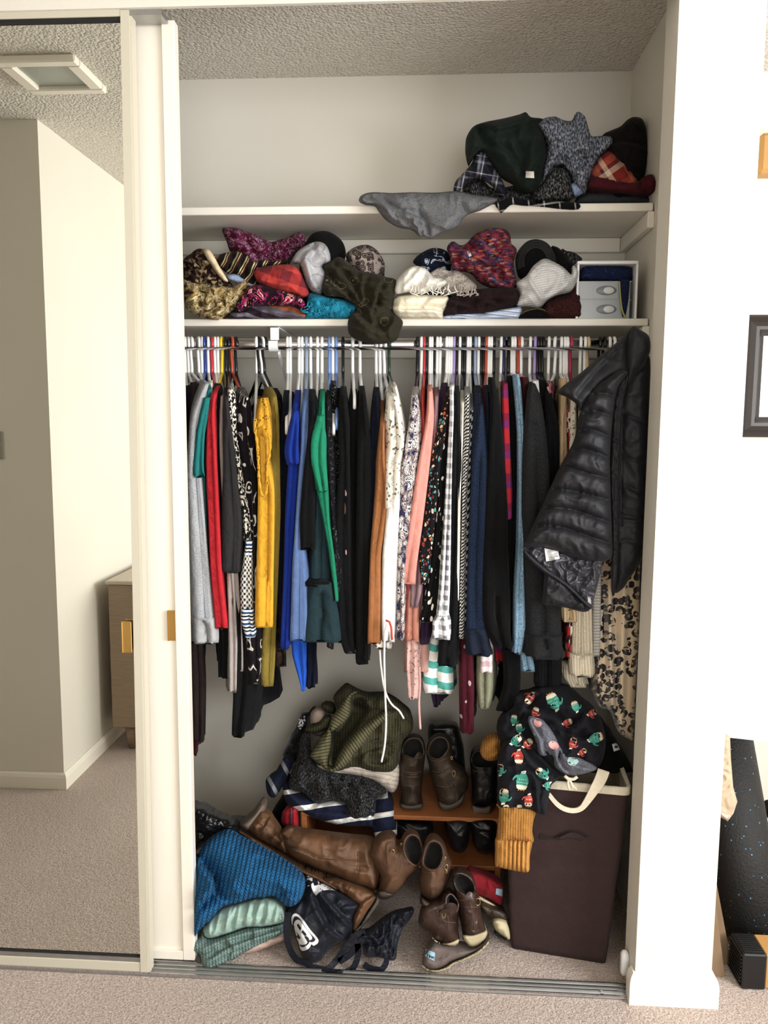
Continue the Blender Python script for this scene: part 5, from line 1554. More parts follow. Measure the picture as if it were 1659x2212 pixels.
inflate('cuff', K6('686,985 680,1060 678,1150 700,1165 760,1180 830,1194 895,1192 902,1100 915,1000 860,990 760,985'), .120, .034, m_mustr, ms, R=16, Tb=.03, wr=.002, step=4, creases=[(K6('%d,1000 %d,1180' % (x, x-4)), 1.6, .007, 1.5) for x in range(715, 900, 26)])
inflate('body', K6('585,430 590,390 620,350 670,325 720,335 735,370 725,420 700,470 650,487 605,470'), .21, .05, m_must, ms, R=26, Tb=.06, wr=.006, creases=[(K6('600,450 650,440 720,400'), 5, .01)])
sh = empty('penguin_print_shirt', 'black shirt printed with small penguins in red and teal jumpers, thrown over the hamper', 'shirt', (*U(1180, 1690, .2),))
s1 = inflate('body', K6('690,260 720,200 790,130 800,60 900,38 1000,0 1150,8 1250,90 1330,160 1382,300 1382,420 1345,520 1250,560 1120,580 1000,560 900,520 800,480 740,420 700,330'), (.24, 1480, .17, 1680), .075, FB['ink'], sh, R=45, Tb=.08, wr=.018, ws=.07, step=6, creases=[(K6('960,60 900,130 860,180'), 8, .018), (K6('900,150 1060,190 1150,260 1230,200'), 9, .02), (K6('1130,300 1240,330 1320,300'), 8, .015), (K6('780,200 850,280 880,340'), 8, .015)])
s2 = inflate('sleeve', K6('730,380 760,345 830,330 900,370 960,440 1030,500 1085,560 1085,600 1040,640 1028,700 1012,780 1002,832 900,802 800,790 705,775 695,640 694,500 712,420'), (.13, 1600, .105, 1750), .04, FB['ink'], sh, R=26, Tb=.04, wr=.008, ws=.05, step=5, creases=[(K6('850,350 900,460 1000,560 1080,590'), 6, .014), (K6('720,690 820,670 1010,660'), 5, .006), (K6('740,770 860,780 1000,810'), 5, .008)])
gf = heap('grey_floral_shirt', 'grey shirt with faded pink flowers lying on the penguin print shirt', 'shirt', 'grey_floral', K6('900,205 940,205 1000,238 1060,320 1100,400 1150,445 1210,465 1312,512 1325,542 1240,570 1150,575 1065,525 1045,455 965,445 930,335 893,245'), (.135, 1550, .095, 1675), .03, R=22, Tb=.04, wr=.009, ws=.045, step=5, creases=[(K6('920,240 980,340 1000,430 1060,520'), 6, .012), (K6('1090,420 1090,480 1150,570'), 5, .01), (K6('1130,450 1200,500 1300,530'), 5, .008)])
tg_ = bvh([gf])
mp_, mq_ = plain('print_pink', 'c98a88', .8), plain('print_mint', '8fb0a8', .8)
for (x, y, a, b, r, m) in ((952, 240, 30, 26, 60, mp_), (1055, 385, 36, 26, 30, mp_), (1180, 480, 34, 40, 50, mq_), (925, 310, 12, 40, -20, mq_), (1120, 555, 22, 12, 0, mp_)):
    decal('printed_flower', K6(' '.join('%f,%f' % p for p in ell(x, y, a, b, r, 11))), tg_, m, gf, off=.002, sharp=False)
ts = bvh([s1, s2])
C_ = {k: plain('print_'+k, c, .8) for k, c in dict(red='b93a2e', teal='2f8f7c', cream='e3ddc4', orange='c98a3a', dark='22242a', mint='7fc0ae').items()}
PEN = [  # x, y, size, angle, sweater colour, hat
    (905, 80, 1.0, 30, 'red', 1), (1055, 110, 1.45, -25, 'teal', 0), (1195, 140, .9, -20, 'teal', 0), (1300, 180, .8, 65, 'red', 0), (800, 225, .8, 5, 'teal', 0), (935, 175, .8, 20, 'red', 0), (1140, 240, .8, 70, 'red', 0), (1320, 340, 1.2, 68, 'teal', 0), (835, 280, .8, -10, 'teal', 0), (810, 355, 1.0, 50, 'teal', 0), (885, 375, .9, 50, 'red', 0), (832, 455, 1.1, 0, 'red', 1), (712, 545, .9, 0, 'teal', 0), (855, 610, 1.45, 8, 'teal', 1), (985, 570, 1.1, -50, 'teal', 0), (735, 715, 1.2, 5, 'teal', 0), (895, 735, 1.0, 5, 'red', 1), (750, 800, .8, 0, 'red', 0), (835, 795, .7, 0, 'red', 0), (1018, 640, .8, 80, 'teal', 0), (1175, 375, .9, 20, 'red', 0), (1235, 430, .7, 60, 'red', 0)]
for (x, y, s_, an, sc_, hat) in PEN:
    a = math.radians(an)
    def tf(pts): return K6(' '.join('%f,%f' % (x+s_*(u*math.cos(a)-w*math.sin(a)), y+s_*(u*math.sin(a)+w*math.cos(a))) for u, w in pts))
    if hat: a += math.pi
    s_ *= 1.05
    base = decal('penguin_motif', tf([(-19, -36), (0, -40), (19, -36), (23, -24), (22, -14), (-22, -14), (-23, -24)]), ts, C_['cream'], sh, off=.0016, step=6)
    decal('jumper', tf([(-23, -21), (0, -19), (23, -21), (26, -4), (22, 12), (14, 26), (6, 32), (-6, 32), (-14, 26), (-22, 12), (-26, -4)]), ts, C_[sc_], base, off=.0026, step=6)
    decal('wing', tf([(20, 2), (27, 10), (34, 4), (40, -6), (42, 2), (36, 14), (26, 22), (16, 20)]), ts, C_[sc_], base, off=.0028, step=6)
    for dx in (-14, -5, 4, 13):
        decal('jumper_dot', tf(ell(dx, 4, 2.6, 4.2, 0, 6)), ts, C_['mint' if sc_ == 'teal' else 'cream'], base, off=.0036, step=9)
    decal('jumper_band', tf([(-24, -11), (24, -11), (25, -8), (-25, -8)]), ts, C_['mint' if sc_ == 'teal' else 'dark'], base, off=.0036, step=9)
    decal('face', tf([(-9, 31), (8, 29), (10, 35), (0, 40), (-10, 42)]), ts, C_['cream'], base, off=.003, step=8)
    decal('feet', tf([(-14, -45), (-6, -40), (0, -44), (6, -40), (14, -45), (12, -37), (-12, -37)]), ts, C_['orange'], base, off=.003, step=8)

# ---------------------------------------------------------------- shoe rack and the pile on it
t = NT('orange_pine')
_o = t.obj((4, 30, 30))
m_pine = t.done(t.mix(t.noise(_o, 3, 5, .6, .8), lin('8d4c22'), lin('b56a35')), .45)
RY0, RY1 = .34, .62
rz1, rz2 = U(950, 1765, RY0)[2], U(950, 1868, RY0)[2]
rxl, rxr = U(650, 1775, RY0)[0], U(1084, 1780, RY0)[0]
rk = empty('shoe_rack', 'low orange pine shoe rack on the closet floor', 'rack', ((rxl+rxr)/2, .48, 0))
MB().box((rxl, RY0, rz1-.013), (rxr, RY1, rz1), .002).build('top_shelf', m_pine, rk)
MB().box((rxl+.016, RY0, rz2-.013), (rxr-.016, RY1, rz2), .002).build('lower_shelf', m_pine, rk)
for x in (rxl, rxr-.016):
    MB().box((x, RY0+.002, 0), (x+.016, RY1, rz1-.013), .002).build('side_panel', m_pine, rk)


def leather(name, c1, c2, rough=.5, bump=.35):
    t = NT(name)
    uv = t.uv()
    nz = t.noise(uv, 14, 5, .6)
    cc = t.mix(t.ramp(nz, [(0.0, 0.0), (.35, 0.0), (.7, 1.0)], False), lin(c1), lin(c2))
    nm = t.bump(t.noise(uv, 40, 4, .6, .5), bump, .006)
    nm = t.bump(t.vor(uv, 500), .15, .0008, nm)
    return t.done(cc, t.math('ADD', t.math('MULTIPLY', nz, .25), rough-.12), 0, nm)


m_tan = leather('tan_leather', '462b16', '70492a', .62)
m_suede = leather('brown_suede', '3a2110', '5d3a1e', .75, .5)
m_worn = leather('worn_brown_leather', '261b14', '40301f', .55)
m_cogn = leather('dark_cognac_leather', '241510', '432a20', .4)
m_blk = leather('black_leather', '0a0a0b', '1a1a1c', .35)
m_sole = plain('grey_sole', '4b443c', .8, bump=.2)
m_stack = leather('stacked_heel', '4c4038', '6b5a4c', .6)
m_creams = plain('cream_sole', 'b9ab86', .75, bump=.2)
m_stitch = plain('tan_stitching', '5e4a34', .8)
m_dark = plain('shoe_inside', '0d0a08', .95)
m_metal = plain('buckle_metal', 'b79a6a', .3, .9)


def shoe(name, label, outline, Y, T, mat, hole=None, sole=None, solem=None, stitch=(), straps=(), buckles=(), R=18, Tb=.05, holed=.05, collar=True, creases=(), K=K8, wr=.003, tap=0, cat='boot'):
    """a shoe: upper (swollen outline) with an opening, its rim, sole, straps, seams"""
    g = empty(name, label, cat, tuple(U(*K(outline)[0], Y if not hasattr(Y, '__len__') else Y[0])))
    cr_ = list(creases)
    up = inflate('upper', K(outline), Y, T, mat, g, R=R, Tb=Tb, wr=wr, ws=.04, step=5, creases=cr_)
    tre = bvh([up])
    if hole:
        h = K(hole)
        hp = np.array(h)
        # sink the opening into the upper
        me = up.data
        B = catmull(h, True, 5)
        co = np.array([v.co for v in me.vertices])
        d3 = co-CAM
        zc = d3@FW
        px_ = np.stack([829.5+cr*(F*(d3@RT)/zc)-sr*(-F*(d3@UP)/zc), 1106+sr*(F*(d3@RT)/zc)+cr*(-F*(d3@UP)/zc)], 1)
        ins = inside(px_, B)
        dist = segdist(px_, B, np.roll(B, -1, 0))
        front = co[:, 1] < np.interp(px_[:, 1], [0, 1], [0, 0])+9
        near = np.array([(v.normal@Vector(-FW)) > -.2 for v in me.vertices])
        k = np.clip(dist/7, 0, 1)*holed*ins*near
        dirn = d3/np.linalg.norm(d3, axis=1)[:, None]
        co = co+dirn*k[:, None]
        me.vertices.foreach_set('co', co.ravel())
        me.update()
        tre2 = bvh([up])
        c0 = hp.mean(0)
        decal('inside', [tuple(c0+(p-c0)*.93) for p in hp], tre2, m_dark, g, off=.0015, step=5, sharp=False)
        if collar:
            P = []
            for x, y in B:
                d = rays([x], [y])[0]
                d /= np.linalg.norm(d)
                hh = tre.ray_cast(Vector(CAM), Vector(d))
                if hh[0] is not None: P.append(np.array(hh[0])-d*.001)
            if len(P) > 6: MB().tube(P, .0028, 6, closed=True).build('collar_rim', mat, g, True)
    if sole:
        for i, sl in enumerate(sole):
            inflate('sole' if i == 0 else 'heel', K(sl), Y, T+.006, (solem or m_sole), g, R=7, Tb=Tb*.9, wr=.001, step=5)
    for pl in stitch:
        P = []
        for x, y in catmull(K(pl), False, 6):
            d = rays([x], [y])[0]
            d /= np.linalg.norm(d)
            hh = tre.ray_cast(Vector(CAM), Vector(d))
            if hh[0] is not None: P.append(np.array(hh[0])-d*.0008)
        if len(P) > 2: MB().tube(P, .0008, 5).build('seam', m_stitch, g, True)
    for pl in straps:
        decal('strap', K(pl), tre, mat, g, off=.005, step=5, sharp=False)
    for (x, y, r) in buckles:
        c = K('%f,%f' % (x, y))[0]
        d = rays([c[0]], [c[1]])[0]
        d /= np.linalg.norm(d)
        hh = tre.ray_cast(Vector(CAM), Vector(d))
        if hh[0] is not None:
            q = np.array(hh[0])-d*.005
            s_ = r/2.8/F*2.2
            MB().tube([q+np.array([s_*math.cos(a)*.55, 0, s_*math.sin(a)]) for a in np.linspace(0, 6.283, 14, endpoint=False)], .0015, 6, closed=True).build('buckle', m_metal, g, True)
    return g


# boots on the rack's top shelf (K6 = 840,1480)
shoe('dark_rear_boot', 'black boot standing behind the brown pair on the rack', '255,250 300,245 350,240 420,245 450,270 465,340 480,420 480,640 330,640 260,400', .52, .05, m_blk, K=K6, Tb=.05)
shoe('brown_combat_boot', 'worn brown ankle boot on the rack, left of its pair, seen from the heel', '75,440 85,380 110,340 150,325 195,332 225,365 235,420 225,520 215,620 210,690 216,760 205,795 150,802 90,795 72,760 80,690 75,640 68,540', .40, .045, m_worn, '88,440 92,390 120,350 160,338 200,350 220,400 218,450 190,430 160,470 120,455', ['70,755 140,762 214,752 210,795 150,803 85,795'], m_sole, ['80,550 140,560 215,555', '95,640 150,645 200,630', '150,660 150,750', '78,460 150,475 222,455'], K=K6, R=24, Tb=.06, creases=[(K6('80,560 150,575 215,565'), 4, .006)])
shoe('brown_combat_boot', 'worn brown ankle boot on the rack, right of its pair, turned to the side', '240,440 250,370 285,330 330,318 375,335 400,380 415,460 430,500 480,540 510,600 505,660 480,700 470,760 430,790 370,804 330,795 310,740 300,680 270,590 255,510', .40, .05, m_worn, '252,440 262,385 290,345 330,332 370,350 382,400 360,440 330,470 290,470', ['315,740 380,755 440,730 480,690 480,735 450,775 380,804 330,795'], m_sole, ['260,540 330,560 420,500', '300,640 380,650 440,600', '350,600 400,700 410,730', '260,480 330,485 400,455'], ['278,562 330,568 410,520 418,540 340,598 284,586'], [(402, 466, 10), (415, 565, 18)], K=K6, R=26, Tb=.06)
shoe('black_heeled_boot', 'black boot with a scuffed wooden heel next to the mustard sleeve', '520,470 540,420 600,400 680,420 710,470 700,600 690,700 690,770 660,780 560,780 530,760 530,640 525,560', .42, .05, m_blk, '530,480 550,430 620,420 680,440 700,480 680,520 600,530 550,520', ['530,765 600,775 660,765 655,830 600,842 535,832'], m_stack, ['525,540 590,560 660,550'], K=K6, Tb=.06)
# shoes on the lower shelf of the rack
for i, (pl, lab) in enumerate((('490,60 620,60 625,150 620,190 605,230 565,247 525,230 505,190 495,140', 'left'), ('635,60 785,60 785,200 770,240 722,258 675,242 650,200 640,140', 'right'))):
    shoe('black_loafer', 'black leather shoe on the lower rack shelf, '+lab+' one with its toe out', pl, .36, .04, m_blk, stitch=(), Tb=.08, R=26, cat='shoe')
shoe('dark_pump', 'dark shoe in the shadow of the lower rack shelf behind the suede boots', '205,70 400,70 410,170 380,215 260,215 215,180', .40, .04, m_blk, Tb=.08, R=24, cat='shoe')
shoe('dark_loafer', 'dark brown shoe in the shadow under the striped sweater', '240,285 360,270 500,290 640,320 640,400 300,400', .42, .04, m_cogn, K=K9, Tb=.1, R=24, cat='shoe')
# red canvas shoe and taupe flats under the rack
m_redc, m_taupec = fab('red_canvas', '8c1c26'), fab('taupe_canvas', '6a5d5a')
rs_ = shoe('red_slip_on', 'red canvas slip-on with a small blue label under the rack', '590,420 620,350 680,360 760,390 820,430 822,520 800,560 740,520 660,480', .24, .035, m_redc, None, ['650,480 740,522 805,560 800,578 720,545 650,500'], m_creams, K=K8, Tb=.05, cat='shoe')
tr_ = bvh([o for o in rs_.children if o.name.startswith('upper')])
m_lab = plain('blue_label', '8fb8cc', .7)
decal('heel_label', K8('782,452 818,458 816,500 778,486'), tr_, m_lab, rs_, off=.002)
shoe('taupe_flat', 'taupe flat shoe half hidden behind the dark boots', '690,545 760,560 830,590 842,640 790,640 740,620 700,590', .19, .025, m_worn, None, None, K=K8, Tb=.05, cat='shoe')
shoe('beige_flat', 'beige flat with a thin sole lying against the hamper', '760,640 800,630 840,650 858,700 858,748 820,735 780,700', .165, .025, m_creams, None, ['775,700 820,735 860,748 858,755 810,745 770,712'], m_dark, K=K8, Tb=.04, cat='shoe')
# dark cognac boots standing on the slip-on
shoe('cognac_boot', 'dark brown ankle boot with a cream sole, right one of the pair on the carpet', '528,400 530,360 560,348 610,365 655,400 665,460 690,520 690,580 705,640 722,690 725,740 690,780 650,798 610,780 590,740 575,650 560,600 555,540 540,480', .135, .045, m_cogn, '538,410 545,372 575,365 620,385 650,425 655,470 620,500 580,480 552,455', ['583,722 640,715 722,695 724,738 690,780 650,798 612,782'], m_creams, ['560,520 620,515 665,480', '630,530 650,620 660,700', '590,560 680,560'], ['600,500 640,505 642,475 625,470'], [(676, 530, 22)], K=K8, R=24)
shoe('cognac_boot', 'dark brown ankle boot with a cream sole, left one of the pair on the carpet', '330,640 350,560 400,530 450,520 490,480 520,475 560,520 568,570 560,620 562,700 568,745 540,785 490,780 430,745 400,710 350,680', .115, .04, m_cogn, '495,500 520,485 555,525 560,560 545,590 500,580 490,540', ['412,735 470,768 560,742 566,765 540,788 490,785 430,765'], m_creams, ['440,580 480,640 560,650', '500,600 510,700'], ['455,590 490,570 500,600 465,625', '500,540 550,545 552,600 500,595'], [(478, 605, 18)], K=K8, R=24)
tm = shoe('grey_slip_on', 'grey canvas slip-on with a pale blue heel label at the front of the closet', '355,890 360,840 380,800 420,770 470,778 560,795 660,800 740,745 748,760 680,810 600,850 520,880 480,910 430,925 385,915', (.10, 2030, .062, 2100), .03, m_taupec, None, ['352,895 390,918 440,922 490,905 530,880 600,850 680,808 745,745 742,765 690,820 620,860 540,892 500,922 440,937 390,930 358,908'], m_creams, K=K8, R=16, Tb=.05, cat='shoe')
tr_ = bvh([o for o in tm.children if o.name.startswith('upper')])
lb = decal('heel_label', K8('372,800 428,825 424,872 370,845'), tr_, m_lab, tm, off=.002)
m_ink = plain('label_ink', '1b2530', .7)
for s_ in ('378,828 390,833 390,836 386,835 385,852 382,851 383,833 378,831', '392,838 398,836 402,842 401,852 395,855 391,848', '404,858 405,842 409,843 411,850 414,845 418,846 417,862 414,861 414,852 411,857 408,850 407,859', '420,862 424,863 424,858 421,855 422,849 426,850 426,847 420,846 418,852 422,858 420,860'):
    decal('printed_letter', K8(s_), tr_, m_ink, lb, off=.003, step=6)
# brown suede ankle boots thrown on top
shoe('suede_boot', 'brown suede ankle boot tipped on its side, left one of the pair', '45,260 60,200 95,155 150,137 195,150 215,195 245,150 290,132 330,150 358,210 362,270 340,315 320,350 270,390 240,440 190,485 130,500 95,480 105,430 110,380 75,330', (.22, 1800, .17, 1940), .055, m_suede, '245,210 262,160 295,142 330,160 352,215 352,270 325,318 290,310 258,270', ['88,470 130,455 190,482 185,500 140,517 100,508'], m_worn, ['180,190 185,260 170,320', '215,200 260,290 330,330', '110,200 150,260 150,340'], ['150,200 190,190 188,300 160,335 150,280'], [(183, 243, 16), (232, 200, 8)], K=K8, R=30, Tb=.06)
shoe('suede_boot', 'brown suede ankle boot standing toe down, right one of the pair', '340,300 350,250 365,200 385,165 420,157 460,175 490,215 505,265 525,310 520,370 500,420 480,470 450,510 410,528 370,510 345,470 335,400 345,345', (.20, 1810, .15, 1960), .055, m_suede, '358,310 368,240 390,190 425,178 460,200 475,250 465,300 440,340 395,345', ['350,500 400,528 450,515 445,560 410,582 365,570 340,530'], m_worn, ['345,350 400,362 470,330', '475,260 480,330 470,400'], (), [(486, 278, 8), (493, 330, 16), (494, 357, 8)], K=K8, R=28, Tb=.06)
# tall tan boots lying across
tb = empty('tall_tan_boot', 'tall tan leather riding boot lying across the others with its sole to the left', 'boot', tuple(U(650, 1880, .25)))
sf = inflate('shaft', K9('700,305 780,290 830,305 1000,330 1180,352 1340,375 1392,460 1402,600 1372,737 1290,720 1200,692 1080,640 960,592 860,545 770,502 725,455 695,400'), (.26, 1790, .19, 1920), .055, m_tan, tb, R=34, Tb=.05, wr=.005, ws=.05, step=6, creases=[(K9('740,430 850,465 950,510 1080,520 1230,525'), 2, .004), (K9('1235,470 1235,600 1210,690'), 2, .004), (K9('725,470 780,540 900,580'), 5, .008)])
ft = inflate('foot', K9('470,330 440,290 500,210 545,165 560,170 610,195 640,240 665,275 700,330 742,385 722,472 660,442 580,402 520,370'), (.27, 1780, .24, 1850), .05, m_tan, tb, R=26, Tb=.05, wr=.005, ws=.03, step=5, creases=[(K9('500,330 560,290 600,210'), 3, .006), (K9('600,380 650,330 660,280'), 3, .008), (K9('650,430 690,380 680,330'), 4, .01)])
inflate('heel', K9('385,272 430,225 480,180 520,120 545,100 580,122 575,165 540,215 480,290 445,312 410,300'), (.28, 1770, .25, 1800), .042, m_stack, tb, R=14, Tb=.05, wr=.002, step=5)
inflate('ankle_strap', K9('690,330 740,290 780,300 760,350 735,375 700,350'), .205, .012, m_tan, tb, R=8, Tb=.01, wr=.002, step=5)
tt_ = bvh([sf, ft])
for pl in ('740,430 850,465 950,510 1080,520 1230,525', '1235,465 1232,600 1205,690', '500,340 560,300 610,215', '735,380 770,330 830,310'):
    P = []
    for x, y in catmull(K9(pl), False, 6):
        d = rays([x], [y])[0]; d /= np.linalg.norm(d)
        h = tt_.ray_cast(Vector(CAM), Vector(d))
        if h[0] is not None: P.append(np.array(h[0])-d*.0006)
    if len(P) > 2: MB().tube(P, .0011, 5).build('seam', plain('dark_seam', '3a2110', .8), tb, True)
tb2 = empty('tall_tan_boot', 'tall tan leather riding boot underneath, its toe pointing down on the navy bag', 'boot', tuple(U(770, 1960, .15)))
inflate('shaft', K9('365,318 392,303 500,368 600,430 700,500 770,550 860,600 960,640 1060,690 1100,740 1060,730 980,690 860,632 760,585 640,510 520,425 420,360'), (.27, 1800, .16, 1920), .03, m_tan, tb2, R=10, Tb=.04, wr=.003, step=5)
inflate('foot', K9('985,660 1060,662 1130,675 1210,700 1300,735 1362,762 1372,800 1310,890 1255,985 1215,1035 1192,1012 1200,930 1222,860 1180,805 1100,745 1030,705'), (.17, 1900, .115, 2010), .045, m_tan, tb2, R=26, Tb=.03, wr=.004, ws=.03, step=5, creases=[(K9('1060,665 1050,700 1080,735'), 3, .007), (K9('1130,680 1120,720 1150,770'), 3, .007), (K9('1230,860 1290,800 1350,770'), 7, .008)])
inflate('sole', K9('1372,765 1390,790 1388,835 1340,905 1290,975 1235,1040 1215,1046 1210,1025 1260,980 1312,890 1360,810'), (.16, 1930, .118, 2012), .025, m_sole, tb2, R=8, Tb=.03, wr=.001, step=5)

# knitwear piled on the rack
m_olive = fab('olive_knit', None, p_knit('4d4a32', '302e1e', .008, .007), hs=.8); m_oliver = fab('olive_rib', None, p_rib('5b573c', .008, .4), hs=.9)
fb('charcoal_marl', None, p_heather('131315', '39393b', 260, .6, 15, '77777a'), hs=1.0); fb('cream_ribbed', None, p_rib('dcd0c2', .014, .78, 1, 8)); fb('pink_beige', 'c3ab9c')
fb('navy_stripe', None, p_stripes([(0, '1b2038'), (.52, 'e3e3de'), (.8, '1b2038')], .043, 1, -9, .01)); fb('velvet', '0b0b0d', rough=.8, sheen=.5)
vt = heap('black_velvet_top', 'black velvet garment with a sparkling brooch leaning on the wall', 'garment', 'velvet', K7('690,565 735,450 780,365 805,320 830,262 880,250 918,215 942,225 905,290 885,400 850,500 830,600 780,640 735,610'), .52, .04, R=24, Tb=.05)
vt.name = 'velvet_dress'
mb = MB()
for i in range(26):
    p = U(*K7('%f,%f' % (835+RNG.randn()*16, 335+RNG.randn()*18))[0], .468)
    r = .0025+.002*RNG.rand()
    mb.loft([[p+np.array([r*s*math.cos(a), h*r, r*s*math.sin(a)]) for a in np.linspace(0, 6.283, 8, endpoint=False)] for s, h in ((.3, 1), (.9, .5), (1, 0), (.9, -.5), (.3, -1))])
mb.build('rhinestone_brooch', plain('rhinestone', 'd9dde2', .12, .8), vt, True)
heap('black_cloth', 'black cloth squeezed between the rack and the wall', 'cloth', 'black', K7('600,1050 630,960 680,880 720,830 780,860 830,960 700,1100'), .46, .04, R=18, Tb=.04)
rb_ = heap('red_bag', 'small red bag with black zip bands at the left end of the rack', 'bag', fab('red_nylon', 'a51d28', None, rough=.6), K7('690,1010 700,970 740,940 800,945 812,985 815,1100 760,1105 710,1080 688,1050'), .36, .03, R=16, Tb=.06, wr=.003)
tr_ = bvh([rb_])
for s_ in ('745,945 758,942 760,1080 746,1075', '770,945 776,945 778,1090 772,1090'):
    decal('zip_band', K7(s_), tr_, m_black, rb_, off=.002)
heap('navy_striped_sleeve', 'navy and grey striped sleeve hanging off the left of the knitwear pile', 'sweater', fab('navy_grey_stripe', None, p_stripes([(0, '1a2036'), (.65, '8d9197'), (.85, '1a2036')], .06, 1, 62)), K7('578,742 620,705 655,675 700,592 740,570 772,640 742,700 708,775 640,872 590,842'), .40, .04, R=18, Tb=.05)
st = heap('striped_sweater', 'navy and white striped sweater folded at the bottom of the pile on the rack', 'sweater', 'navy_stripe', K7('698,775 715,745 760,810 850,840 940,905 1050,890 1150,915 1250,900 1370,880 1440,862 1492,950 1502,1050 1516,1140 1440,1150 1370,1166 1340,1092 1290,1082 1200,1080 1100,1070 950,1030 820,975 720,900'), (.40, 1700, .33, 1800), .05, R=22, Tb=.12, wr=.006, ws=.06, step=5, creases=[(K7('760,830 900,950 1050,960 1280,1000'), 7, .01), (K7('1360,900 1350,1000 1345,1090'), 6, .016)])
heap('cream_jumper', 'cream ribbed jumper under the olive cardigan', 'sweater', 'cream_ribbed', K7('905,600 925,630 1000,600 1220,560 1400,560 1526,618 1532,760 1492,836 1430,812 1330,748 1200,722 1050,705 960,670'), .40, .05, R=24, Tb=.12, wr=.003, creases=[(K7('1330,745 1440,740 1525,700'), 4, .006)])
heap('charcoal_sweater', 'charcoal marled chunky sweater draped over the striped one', 'sweater', 'charcoal_marl', K7('748,800 762,680 812,560 832,430 890,410 906,580 942,650 1080,692 1230,712 1335,752 1442,832 1375,872 1362,1000 1285,1042 1180,1052 1145,990 1152,915 1050,892 940,912 850,842'), (.39, 1600, .34, 1770), .055, R=34, Tb=.06, wr=.014, ws=.05, step=6, creases=[(K7('1030,830 1040,870 1080,900'), 6, .02), (K7('1180,740 1160,840 1150,920'), 8, .014), (K7('900,600 860,700 880,800'), 9, .012), (K7('1250,760 1300,860 1280,960'), 9, .01)])
heap('pink_beige_top', 'pale pink cloth tucked behind the olive cardigan', 'cloth', 'pink_beige', K7('895,290 905,255 940,228 1000,240 1020,300 1000,420 920,420 900,350'), .47, .04, R=18, Tb=.05)
byname('pink_beige_top').name = 'pink_cloth'
oc = empty('olive_cardigan', 'olive knitted cardigan with wide ribbed bands on top of the rack pile', 'cardigan', tuple(U(760, 1660, .42)))
KO = cv(640, 1470, 6.38)
pitA = KO('490,1180 478,1110 495,900 488,730 600,665 735,450 750,270 900,215 1010,400 900,600 720,815 600,1000 530,1160')
ob_ = inflate('body', K7('905,580 930,500 960,450 1020,385 1060,300 1085,230 1060,155 1105,95 1150,65 1220,100 1300,130 1420,130 1500,165 1560,210 1620,270 1632,380 1565,470 1532,560 1522,640 1472,692 1350,692 1220,662 1080,685 985,655 940,632'), (.44, 1480, .36, 1680), .085, m_olive, oc, R=55, Tb=.10, wr=.010, ws=.07, step=6, pits=[(pitA, .07), (KO('960,1010 1100,990 1240,1030 1270,1120 1180,1180 1000,1150'), .035)], creases=[(K7('1200,180 1330,220 1500,230'), 9, .01), (K7('1500,300 1450,420 1440,540'), 10, .012), (KO('820,1180 900,1020 1000,960 1200,900 1330,960'), 9, .014)])
b1_ = inflate('ribbed_band', KO('850,150 760,163 690,222 560,410 478,530 455,650 480,705 560,662 690,542 738,440 748,245 800,185'), (.335, 1495, .30, 1580), .02, m_oliver, oc, rot=62, R=12, Tb=.03, wr=.002, step=5)
inflate('ribbed_band', KO('455,640 405,720 330,790 260,920 192,1040 300,1135 420,1245 490,1255 445,1185 440,1080 470,940 482,760'), (.305, 1570, .262, 1665), .025, m_oliver, oc, rot=100, R=16, Tb=.04, wr=.003, step=5)
inflate('ribbed_band', KO('440,1190 480,1205 522,1180 600,1000 720,830 880,660 1060,520 1200,430 1290,435 1262,525 1160,605 1040,722 920,882 782,1030 742,1112 640,1202 520,1255 450,1255'), (.305, 1540, .25, 1665), .03, m_oliver, oc, rot=40, R=15, Tb=.04, wr=.002, step=5)
tre_ = bvh([ob_])
pol = []
for (x0, y0, x1, y1, n) in ((840, 290, 1080, 270, 9), (860, 590, 1000, 545, 7), (1010, 840, 1200, 770, 9), (1040, 860, 1370, 840, 12), (1240, 980, 1340, 1080, 7), (1050, 1210, 1260, 1180, 8), (1430, 680, 1470, 770, 5), (1500, 490, 1580, 600, 4), (820, 450, 1150, 440, 7)):
    for k in range(n):
        x, y = x0+(x1-x0)*k/(n-1)+RNG.randn()*6, y0+(y1-y0)*k/(n-1)+RNG.randn()*8
        pol.append(KO(' '.join('%f,%f' % p for p in ell(x, y, 6, 13, 25, 7))))
speckle('eyelets', pol, tre_, plain('eyelet_dark', '15140d', .95), oc)
inflate('sleeve', K7('858,380 900,355 950,340 1000,290 1045,298 1030,370 990,395 930,412 880,408'), .40, .03, m_olive, oc, R=14, Tb=.04, wr=.004)
inflate('sleeve', K7('975,215 985,192 1040,195 1080,225 1070,270 1010,260'), .44, .03, m_olive, oc, R=14, Tb=.04, wr=.004)

